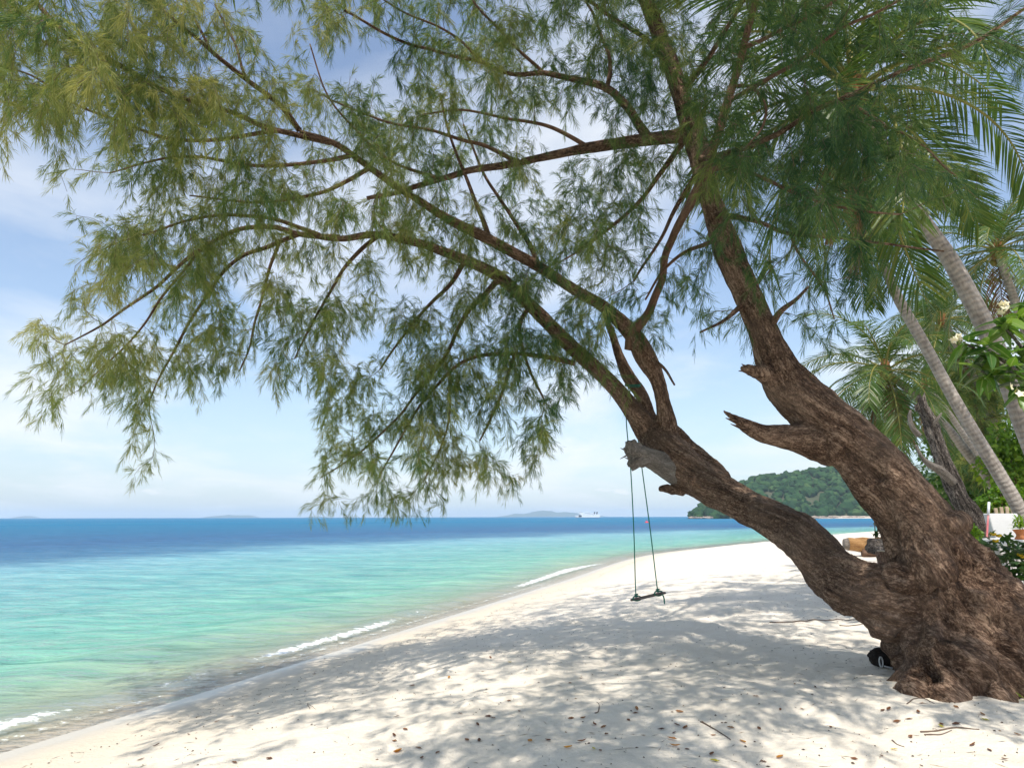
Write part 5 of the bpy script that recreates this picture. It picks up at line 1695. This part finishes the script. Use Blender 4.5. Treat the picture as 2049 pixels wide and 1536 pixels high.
# white ledge carried on pale wooden slats
LD = 11.6
l0, l1 = at(2008, 1078, LD), at(2130, 1112, LD)
ledge = empty('terrace_ledge', (l0.x + 0.5, LD, gz(l0.x + .5, LD)), 'white terrace ledge on pale wooden slats at the right edge', 'ledge')
lz = l0.z
obj('slab', MB().box((l0.x, LD - 0.45, lz - 0.10), (l0.x + 2.2, LD + 0.55, lz), None, 0.015).mesh('slab', False), MAT['white_wall'], ledge)
for k in range(16):
    x = l0.x + 0.05 + k * 0.13
    obj('slat', MB().box((x, LD - 0.40, gz(x, LD) - 0.05), (x + 0.10, LD - 0.375, lz - 0.10)).mesh('slat', False), MAT['fence_wood'], ledge)
for k, (px, lab) in enumerate(((2003, 'left terracotta pot with a yellow-green plant on the white ledge'), (2018, 'right terracotta pot with a yellow-green plant on the white ledge'))):
    c = at(px + 8, 1078, LD - 0.2)
    c = Vector((l0.x + 0.10 + 0.17 * k, LD - 0.25 + 0.16 * k, lz))
    pot = empty('flower_pot', c, lab, 'pot', 'terracotta pots on the ledge')
    obj('pot', MB().lathe([(0.001, 0.0), (0.075, 0.0), (0.082, 0.01), (0.05, 0.06), (0.055, 0.09), (0.095, 0.155), (0.10, 0.16), (0.085, 0.16), (0.05, 0.12), (0.001, 0.12)], 18, Matrix.Translation(c)).mesh('pot'), MAT['terracotta'], pot)
    pl = leaf_blade('leaf', 0.12, 0.035, 0.15, 0.2, 5)
    pl.materials.append(MAT['shrub_bright'])
    for q in range(42):
        h = random.uniform(0.02, 0.20)
        M_ = Matrix.Translation(c + Vector((random.gauss(0, .035), random.gauss(0, .03), 0.13 + h))) @ Matrix.Rotation(q * 2.4, 4, 'Z') @ Matrix.Rotation(R(random.uniform(-70, 20)), 4, 'Y')
        obj('leaf', pl, None, pot, M_)
    obj('stem', MB().tube([(c.x, c.y, c.z + .1), (c.x + .01, c.y, c.z + .32)], 0.006, 5).mesh('stem'), MAT['rachis'], pot)
# low picket edging running away behind the root
e0, e1 = at(1935, 1096, 12.8), at(1978, 1064, 16.5)
edg = empty('wooden_edging', (e0.x, e0.y, gz(e0.x, e0.y)), 'low edging of pale upright wooden boards beside the white wall', 'fence')
for k in range(26):
    f = k / 25
    q = e0.lerp(e1, f)
    zg = gz(q.x, q.y)
    top_ = e0.z + (e1.z - e0.z) * f + random.uniform(-.02, .02)
    obj('board', MB().box((q.x - 0.05, q.y - 0.02, zg - 0.05), (q.x + 0.05, q.y + 0.02, top_)).mesh('board', False), MAT['fence_wood'], edg)
obj('rail', MB().tube([(e0.x, e0.y + .04, e0.z - .10), (e1.x, e1.y + .04, e1.z - .10)], 0.03, 6).mesh('rail'), MAT['fence_wood'], edg)
# white pickets behind the wall
pk0 = at(1992, 1025, 14.5)
pf = empty('picket_fence', (pk0.x, 14.5, gz(pk0.x, 14.5)), 'short row of white picket tops behind the white wall', 'fence')
for px, py in ((1992, 1016), (2003, 1014), (2014, 1013), (2025, 1015)):
    q = at(px, py, 14.5)
    zg = gz(q.x, 14.5)
    obj('picket', MB().box((q.x - 0.035, 14.48, zg - .05), (q.x + 0.035, 14.52, q.z), None, 0.008).mesh('picket', False), MAT['fence_wood'], pf)
q0, q1 = at(1988, 1040, 14.56), at(2040, 1040, 14.56)
obj('rail', MB().box((q0.x, 14.52, q0.z - .04), (q1.x, 14.55, q0.z + .04)).mesh('rail', False), MAT['fence_wood'], pf)
# red and white pole
pp0 = at(1979, 1004, 12.3)
zg = gz(pp0.x, 12.3)
pole = empty('marker_pole', (pp0.x, 12.3, zg), 'thin red pole with a white top standing by the white wall', 'pole')
pbt = at(1974, 1075, 12.3)
d_ = (pp0 - pbt)
bot = Vector((pbt.x - d_.x * (pbt.z - zg) / d_.z, 12.3, zg - 0.1))
obj('shaft', MB().tube([bot[:], (bot.lerp(pp0, 0.88))[:]], 0.016, 8).mesh('shaft'), simple('red_paint', (0.42, 0.05, 0.07), (0.55, 0.25, 0.24), 9, 0.6), pole)
obj('cap', MB().tube([(bot.lerp(pp0, 0.88))[:], pp0[:]], 0.021, 8).mesh('cap'), MAT['ship_white'], pole)

# ================================================================== logs and a potted sprig behind the fork
def rough_log(C, rad, n, amp=0.12, seed=0.0):
    C = np.asarray(C, float)
    mb_ = MB().tube(C, rad, n)
    V_ = np.vstack(mb_.V)
    A2 = np.vstack(mb_.A)
    k_ = len(C) * n
    d_ = np.zeros_like(V_)
    d_[:k_] = V_[:k_] - np.repeat(C, n, 0)
    f_ = amp * (perlin(A2 * (5, 5, 1.4) + seed) + 0.6 * perlin(A2 * (14, 14, 3) + seed)) * 2
    mb_.V = [V_ + d_ * f_[:, None]]
    return mb_.mesh('log_body', True, True)


MAT['cut_wood'] = bark_mat('split_wood', (0.20, 0.085, 0.03), (0.42, 0.22, 0.085), (0.60, 0.38, 0.18), sx=18, sz=1.2, bump_s=0.6)
lg0, lg1 = ground(1700, 1113), ground(1790, 1118)
r_l = 0.30
log = empty('driftwood_log', lg0, 'thick split log with an orange face and a grey cut end lying on the sand', 'log')
A0, A1 = Vector((lg0.x - 0.02, lg0.y, lg0.z + 0.48)), Vector((lg0.x + 2.3, lg0.y - 0.4, lg1.z + 0.32))
C = catmull([A0[:], A0.lerp(A1, .5)[:], A1[:]], 0.12)
obj('log_body', rough_log(C, np.linspace(0.25, 0.33, len(C)), 18, 0.14, 2), MAT['cut_wood'], log)
d_ = (A1 - A0).normalized()
obj('cut_end', MB().tube([(A0 - d_ * 0.16)[:], (A0 + d_ * 0.004)[:]], [0.20, 0.255], 14).mesh('cut_end', True, True), MAT['bark_grey'], log)
B0, B1 = Vector((lg0.x + 0.4, lg0.y - 0.25, lg0.z + 0.16)), Vector((lg0.x + 2.5, lg0.y - 0.5, lg0.z + 0.20))
log2 = empty('driftwood_log', (B0.x, B0.y, lg0.z), 'dark weathered log lying under the orange split log', 'log')
obj('log_body', rough_log(catmull([B0[:], B0.lerp(B1, .5)[:], B1[:]], 0.1), 0.17, 16, 0.2, 5), MAT['bark_red'], log2)
s1 = ground(1775, 1140)
stp = empty('sawn_log', s1, 'short sawn log with a pale cut top in the fork behind the casuarina', 'log')
top_ = at(1776, 1102, s1.y)
C = [(s1.x, s1.y, s1.z - 0.1), (s1.x, s1.y, top_.z - 0.01)]
obj('log_body', rough_log(catmull(C, 0.1), 0.24, 18, 0.12, 4), MAT['bark'], stp)
obj('cut_top', MB().tube([(s1.x, s1.y, top_.z - 0.01), (s1.x, s1.y, top_.z + 0.02)], [0.23, 0.22], 14).mesh('cut_top', True, True), MAT['fence_wood'], stp)
k1 = ground(1762, 1128)
kp = at(1757, 1094, k1.y)
dlog = empty('hollow_log', k1, 'dark hollow log end lying behind the fork of the casuarina', 'log')
dd_ = Vector((1.0, 0.25, -0.05)).normalized()
ca_ = catmull([(kp - dd_ * 0.3)[:], kp[:], (kp + dd_ * 1.2)[:]], 0.1)
obj('log_body', rough_log(ca_, np.linspace(0.24, 0.33, len(ca_)), 18, 0.2, 9), MAT['bark_burnt'], dlog)
obj('log_support', MB().tube([(kp + dd_ * .6)[:], (kp.x + .6, kp.y + .1, k1.z - .1)], 0.2, 8).mesh('log_support', True, True), MAT['bark'], dlog)
s2 = ground(1755, 1112)
spr = empty('potted_sprig', s2, 'small leafy sprig in a reddish pot beside the logs', 'plant')
pt_ = at(1755, 1085, s2.y)
obj('pot', MB().lathe([(0.001, 0), (0.14, 0), (0.20, pt_.z - s2.z), (0.17, pt_.z - s2.z), (0.001, pt_.z - s2.z - .05)], 14, Matrix.Translation(s2)).mesh('pot'), MAT['terracotta'], spr)
tp = at(1757, 1050, s2.y)
tpp = at(1748, 1012, s2.y)
obj('stick', MB().tube([(s2.x, s2.y, pt_.z - .1), tpp[:]], 0.02, 6).mesh('stick'), MAT['twig'], spr)
obj('stem', MB().tube([(s2.x, s2.y, pt_.z - .1), tp[:]], 0.02, 6).mesh('stem'), MAT['twig'], spr)
bl = leaf_blade('leaf', 0.26, 0.15, 0.15, 0.15, 5)
bl.materials.append(MAT['dark_leaf'])
for k in range(34):
    q = pt_.lerp(tp, random.uniform(0.1, 1.05)) + Vector((random.gauss(0, .14), random.gauss(0, .12), 0))
    obj('leaf', bl, None, spr, Matrix.Translation(q) @ Matrix.Rotation(k * 2.4, 4, 'Z') @ Matrix.Rotation(R(random.uniform(-50, 30)), 4, 'Y'))

# ================================================================== dark coir lump with white rope at the foot of the tree
hc = ground(1768, 1334)
hk = empty('coir_lump', hc, 'black shaggy coir lump tied with white rope at the foot of the trunk', 'float')
IV3, IF3 = ico(4)
V = IV3 * (1 + 0.14 * perlin(IV3 * 2.2) + 0.10 * perlin(IV3 * 5.5 + 3) + 0.06 * perlin(IV3 * 14))[:, None] * np.array((0.145, 0.12, 0.105)) + np.array((hc.x, hc.y, hc.z + 0.09))
obj('lump', mesh_from('lump', V, [IF3], False), simple('black_coir', (0.010, 0.008, 0.007), (0.035, 0.026, 0.02), 30, 0.95, 0.9, 90), hk)
MAT['white_rope'] = simple('white_rope', (0.62, 0.62, 0.60), (0.5, 0.5, 0.48), 60, 0.8)
a = np.linspace(0, 2 * math.pi, 20)
e_ = np.array((hc.x - 0.085, hc.y - 0.115, hc.z + 0.07))
obj('rope_loop', MB().tube(e_ + np.stack([np.cos(a) * 0.018, -0.01 + 0 * a, np.sin(a) * 0.05], 1), 0.008, 6, cap=False).mesh('rope_loop'), MAT['white_rope'], hk)
C = catmull([(hc.x - 0.06, hc.y - 0.13, hc.z + 0.03), (hc.x + 0.05, hc.y - 0.16, hc.z + 0.012), (hc.x + 0.16, hc.y - 0.10, hc.z + 0.02), (hc.x + 0.12, hc.y - 0.16, hc.z + 0.015), (hc.x + 0.26, hc.y - 0.08, hc.z + 0.03)], 0.02)
obj('rope', MB().tube(C, 0.008, 6).mesh('rope'), MAT['white_rope'], hk)

# ================================================================== litter on the sand
def dry_leaf(seed):
    r_ = np.random.default_rng(seed)
    L, W = 0.085, 0.036
    t_ = np.linspace(0, 1, 6)
    w_ = W * 0.5 * np.sin(math.pi * (0.02 + 0.96 * t_)) ** 0.8
    curl = r_.uniform(0.2, 0.6)
    z_ = 0.004 + curl * L * (t_ - 0.45) ** 2
    V = []
    for k in range(6):
        V += [(L * (t_[k] - .5), -w_[k], z_[k] + 0.5 * w_[k] * r_.uniform(.6, 1.3)), (L * (t_[k] - .5), 0, z_[k]), (L * (t_[k] - .5), w_[k], z_[k] + 0.5 * w_[k] * r_.uniform(.6, 1.3))]
    F4 = []
    for k in range(5):
        F4 += [(k * 3, k * 3 + 1, k * 3 + 4, k * 3 + 3), (k * 3 + 1, k * 3 + 2, k * 3 + 5, k * 3 + 4)]
    return np.array(V), np.array(F4)


MAT['leaf_brown'] = leaf_mat('dry_leaf_brown', [(0.0, (0.10, 0.04, 0.02)), (0.6, (0.21, 0.09, 0.035)), (1.0, (0.30, 0.16, 0.07))], 0.15, 0.7, None)
MAT['leaf_orange'] = leaf_mat('dry_leaf_orange', [(0.0, (0.42, 0.17, 0.03)), (1.0, (0.55, 0.28, 0.05))], 0.2, 0.6, None)
MAT['leaf_yellow'] = leaf_mat('dry_leaf_yellow', [(0.0, (0.62, 0.46, 0.03)), (1.0, (0.55, 0.55, 0.08))], 0.2, 0.5, None)
LM = {}
for kind in ('brown', 'orange', 'yellow'):
    LM[kind] = []
    for v in range(3):
        V, F4 = dry_leaf(v + 10)
        me = mesh_from('dry_leaf', V, [F4], True)
        me.materials.append(MAT['leaf_' + kind])
        LM[kind].append(me)
z8 = lambda a, b: (1300 + a * 0.3656, 1250 + b * 0.3656)
z4 = lambda a, b: (700 + a * 0.3904, 1050 + b * 0.3904)
z3 = lambda a, b: (a * 0.3904, 1000 + b * 0.3904)
BROWN = [z8(*q) for q in ((580, 392), (600, 568), (445, 570), (350, 615), (625, 755), (1270, 720), (1122, 747), (1600, 548), (1430, 622), (1680, 545), (1275, 473), (1310, 473), (1420, 522), (1355, 542), (1860, 690),
                          (1945, 740), (1770, 660), (1820, 490), (1680, 463), (1490, 432), (65, 575), (150, 555), (195, 575), (135, 600), (835, 467), (905, 345), (795, 330), (715, 467), (990, 570), (205, 692), (2015, 610), (1470, 485), (340, 710))]
BROWN += [z4(*q) for q in ((370, 1200), (450, 1170), (600, 1112), (665, 1107), (735, 995), (710, 985), (655, 1030), (1015, 1108), (1190, 1113), (1285, 1160), (1315, 1083), (1300, 1045), (1255, 1035), (1135, 1000), (1195, 1000), (1465, 970),
                           (1430, 1012), (1470, 955), (870, 960), (565, 975), (905, 742), (720, 683), (320, 825), (1595, 1050), (1720, 1048), (1505, 1085), (225, 1082), (230, 1112), (285, 1050), (240, 990), (350, 1155), (680, 755), (1690, 965), (815, 912), (1130, 815), (1300, 825), (1185, 788))]
BROWN += [z3(*q) for q in ((1190, 1110), (1110, 1140), (965, 1205), (1003, 1228), (800, 1262), (720, 1332), (655, 1155), (1610, 893), (1665, 815), (1380, 1330), (1200, 1350))]
ORANGE = [(z8(510, 645), 'curled orange-brown leaf on the sand right of a thin twig'), (z8(138, 673), 'flat orange leaf on the sand below the twig end'), (z8(713, 738), 'upright orange leaf at the bottom edge of the sand'),
          (z8(122, 630), 'small orange leaf just above the flat orange one'), (z4(245, 1168), 'orange-yellow leaf alone on the sunlit sand at the bottom left'), (z4(925, 1115), 'orange leaf in the shade at the bottom centre'),
          (z4(1120, 1152), 'small orange leaf in the shaded sand at the bottom centre'), (z4(510, 785), 'orange-brown leaf on bright sand near the shade edge'), (z3(2040, 1295), 'orange leaf at the bottom on sunlit sand')]
YELLOW = [(z8(355, 752), 'bright yellow leaf on the sand at the bottom edge'), (z8(1340, 690), 'yellow-green leaf on the sand below the tree root'), (z8(1595, 562), 'yellow leaf beside a brown one right of the twigs'),
          (z8(1835, 525), 'small yellow leaf on the sand under the root at the far right'), (z4(820, 705), 'small yellow leaf on the bright sand in mid beach'), (z4(1250, 1160), 'pale yellow leaf in the shade at the bottom centre')]


def put_leaf(px, py, kind, label, group, sc):
    g_ = ground(px, py)
    me = random.choice(LM[kind])
    e_ = 0.03
    nx_ = (gz(g_.x - e_, g_.y) - gz(g_.x + e_, g_.y)) / (2 * e_)
    ny_ = (gz(g_.x, g_.y - e_) - gz(g_.x, g_.y + e_)) / (2 * e_)
    nrm_ = Vector((nx_, ny_, 1)).normalized()
    M_ = Matrix.Translation(g_ + Vector((0, 0, 0.003))) @ nrm_.to_track_quat('Z', 'Y').to_matrix().to_4x4() @ Matrix.Rotation(random.uniform(0, 6.28), 4, 'Z') @ Matrix.Rotation(random.uniform(-.35, .35), 4, 'X') @ Matrix.Scale(sc, 4)
    o_ = obj('dry_leaf', me, None, None, M_)
    return tag(o_, label, 'leaf', group)


def leaf_zone(px, py):
    if px > 1640:
        return 'small curled reddish-brown dry leaf on the sand in front of the casuarina root', 'brown leaves in front of the root'
    if py < 1400 and px > 700:
        return 'small curled reddish-brown dry leaf on the shaded sand between the swing and the foreground', 'brown leaves between the swing and the foreground'
    if px < 700:
        return 'small curled reddish-brown dry leaf on the pale sand near the water at the left', 'brown leaves near the water'
    if px < 1000:
        return 'small curled reddish-brown dry leaf in the left half of the sand foreground', 'brown leaves at the left of the foreground'
    return 'small curled reddish-brown dry leaf in the middle of the sand foreground, around the thin twig', 'brown leaves in the middle of the foreground'


for px, py in BROWN:
    lab, grp = leaf_zone(px, py)
    put_leaf(px, py, 'brown', lab, grp, random.uniform(0.45, 0.9))
for (px, py), lab in ORANGE:
    put_leaf(px, py, 'orange', lab, 'orange and yellow leaves on the sand', random.uniform(0.75, 1.05))
for (px, py), lab in YELLOW:
    put_leaf(px, py, 'yellow', lab, 'orange and yellow leaves on the sand', random.uniform(0.6, 0.9))

# twigs
for pts_, rad_, lab in (
        ([(1402, 1447), (1425, 1458), (1443, 1470), (1462, 1482)], 0.006, 'thin bare twig on the sand beside small brown leaves'),
        ([(1815, 1410), (1828, 1400), (1850, 1398), (1870, 1408)], 0.005, 'curved dark twig on the sand in front of the root'),
        ([(1842, 1465), (1880, 1466), (1915, 1460), (1960, 1460)], 0.007, 'long forked twig on the sand below the root'),
        ([(1850, 1475), (1875, 1470), (1905, 1466)], 0.005, 'short twig just below the long forked twig'),
        ([(1190, 1428), (1197, 1424), (1199, 1412), (1194, 1406)], 0.005, 'small hooked twig on the shaded sand in mid beach'),
        ([(1785, 1481), (1795, 1490), (1810, 1495)], 0.005, 'short bent twig with a yellow-green tip at the lower right'),
        ([(620, 1418), (615, 1408), (625, 1413), (632, 1420)], 0.003, 'thin curled stalk on the sunlit sand at the left'),
        ([(1540, 1246), (1600, 1244), (1680, 1240), (1735, 1243)], 0.010, 'long thin fallen branch on the shaded sand behind the root'),
        ([(1680, 1253), (1720, 1250), (1765, 1248)], 0.008, 'thin fallen branch next to the trunk on the shaded sand')):
    P = []
    for px, py in pts_:
        g_ = ground(px, py)
        P.append((g_.x, g_.y, g_.z + rad_ * 0.8))
    C = catmull(P, 0.05)
    C[:, 2] = sand_h(C[:, 0], C[:, 1]) + rad_ * 0.8
    o_ = obj('fallen_twig', MB().tube(C, np.linspace(rad_, rad_ * .5, len(C)), 6).mesh('fallen_twig'), MAT['twig'])
    tag(o_, lab, 'twig', 'fallen twigs on the sand')

# fine debris nobody could count
N = 9500
r_ = np.random.default_rng(77)
X, Y = r_.uniform(-6, 9, N), 3.5 + 20 * r_.uniform(0, 1, N) ** 1.6
dn = perlin(np.stack([X * 0.7, Y * 0.5, 0 * X], 1))
dn2 = perlin(np.stack([X * 2.3, Y * 1.7, 0 * X + 4], 1))
rootd = np.hypot(X - TB.x - 0.2, Y - TB.y - 0.2)
k = (shore_d(X, Y) > 1.2) & (r_.uniform(0, 1, N) < 0.40 + 0.9 * dn + 0.9 * dn2 + 0.2 * (X > 0) + 0.7 * np.exp(-((rootd - 1.0) / 0.5) ** 2))
# strand line of weed along the top of the wash
ns = 700
si = r_.uniform(0, 1, ns)
idx = np.interp(si, [0, 1], [np.argmin(abs(SHORE[:, 1] - 4)), np.argmin(abs(SHORE[:, 1] - 40))])
ip = idx.astype(int)
tng = SHORE[ip + 1] - SHORE[ip]
tng /= np.linalg.norm(tng, axis=1)[:, None]
inl = np.stack([tng[:, 1], -tng[:, 0]], 1)
pos_ = SHORE[ip] + (SHORE[ip + 1] - SHORE[ip]) * (idx - ip)[:, None] + inl * (1.15 + 0.25 * perlin(np.stack([idx * .5, 0 * idx, 0 * idx], 1)) + r_.normal(0, 0.10, ns))[:, None]
X, Y = np.r_[X[k], pos_[:, 0]], np.r_[Y[k], pos_[:, 1]]
Zs = sand_h(X, Y)
N = len(X)
a = r_.uniform(0, 6.28, N)
ln_ = np.where(r_.uniform(0, 1, N) < 0.3, r_.uniform(0.05, 0.14, N), 0.006 + 0.03 * r_.uniform(0, 1, N) ** 2.2)
wd = np.where(ln_ > 0.04, 0.0035, ln_ * r_.uniform(0.35, 0.8, N))
dx, dy = np.cos(a), np.sin(a)
h_ = np.where(ln_ > 0.04, 0.006, 0.010)
V = np.stack([np.stack([X - dx * ln_ / 2, Y - dy * ln_ / 2, Zs + 0.003], 1), np.stack([X - dy * wd / 2, Y + dx * wd / 2, Zs + 0.003], 1),
              np.stack([X + dx * ln_ / 2, Y + dy * ln_ / 2, Zs + 0.004], 1), np.stack([X + dy * wd / 2, Y - dx * wd / 2, Zs + 0.003], 1), np.stack([X, Y, Zs + h_], 1)], 1).reshape(-1, 3)
b_ = np.arange(N)[:, None, None] * 5
F3 = (b_ + np.array([[0, 1, 4], [1, 2, 4], [2, 3, 4], [3, 0, 4]])[None]).reshape(-1, 3)
tn = np.repeat(r_.uniform(0, 1, N), 5)
ml = leaf_mat('litter', [(0.0, (0.045, 0.028, 0.018)), (0.7, (0.14, 0.085, 0.05)), (1.0, (0.30, 0.20, 0.11))], 0.05, 0.9)
tag(obj('leaf_litter', mesh_from('leaf_litter', V, [F3], False, {'tint': tn}), ml), 'tiny dark bits of leaf and needle litter strewn over the sand', 'litter', kind='stuff')

# ================================================================== the hazy air over the bay
hz = MB().box((-12500, -300, -12), (12500, 12500, 96)).mesh('haze', False)
mh = bpy.data.materials.new('haze_air')
mh.use_nodes = True
mh.node_tree.nodes.clear()
pv = mh.node_tree.nodes.new('ShaderNodeVolumePrincipled')
pv.inputs['Color'].default_value = (0.86, 0.93, 1.0, 1)
pv.inputs['Density'].default_value = 0.00013
pv.inputs['Anisotropy'].default_value = 0.2
mo = mh.node_tree.nodes.new('ShaderNodeOutputMaterial')
mh.node_tree.links.new(pv.outputs[0], mo.inputs['Volume'])
haze = obj('haze', hz, mh)
tag(haze, 'thin pale blue haze in the air over the bay', 'haze', kind='stuff')
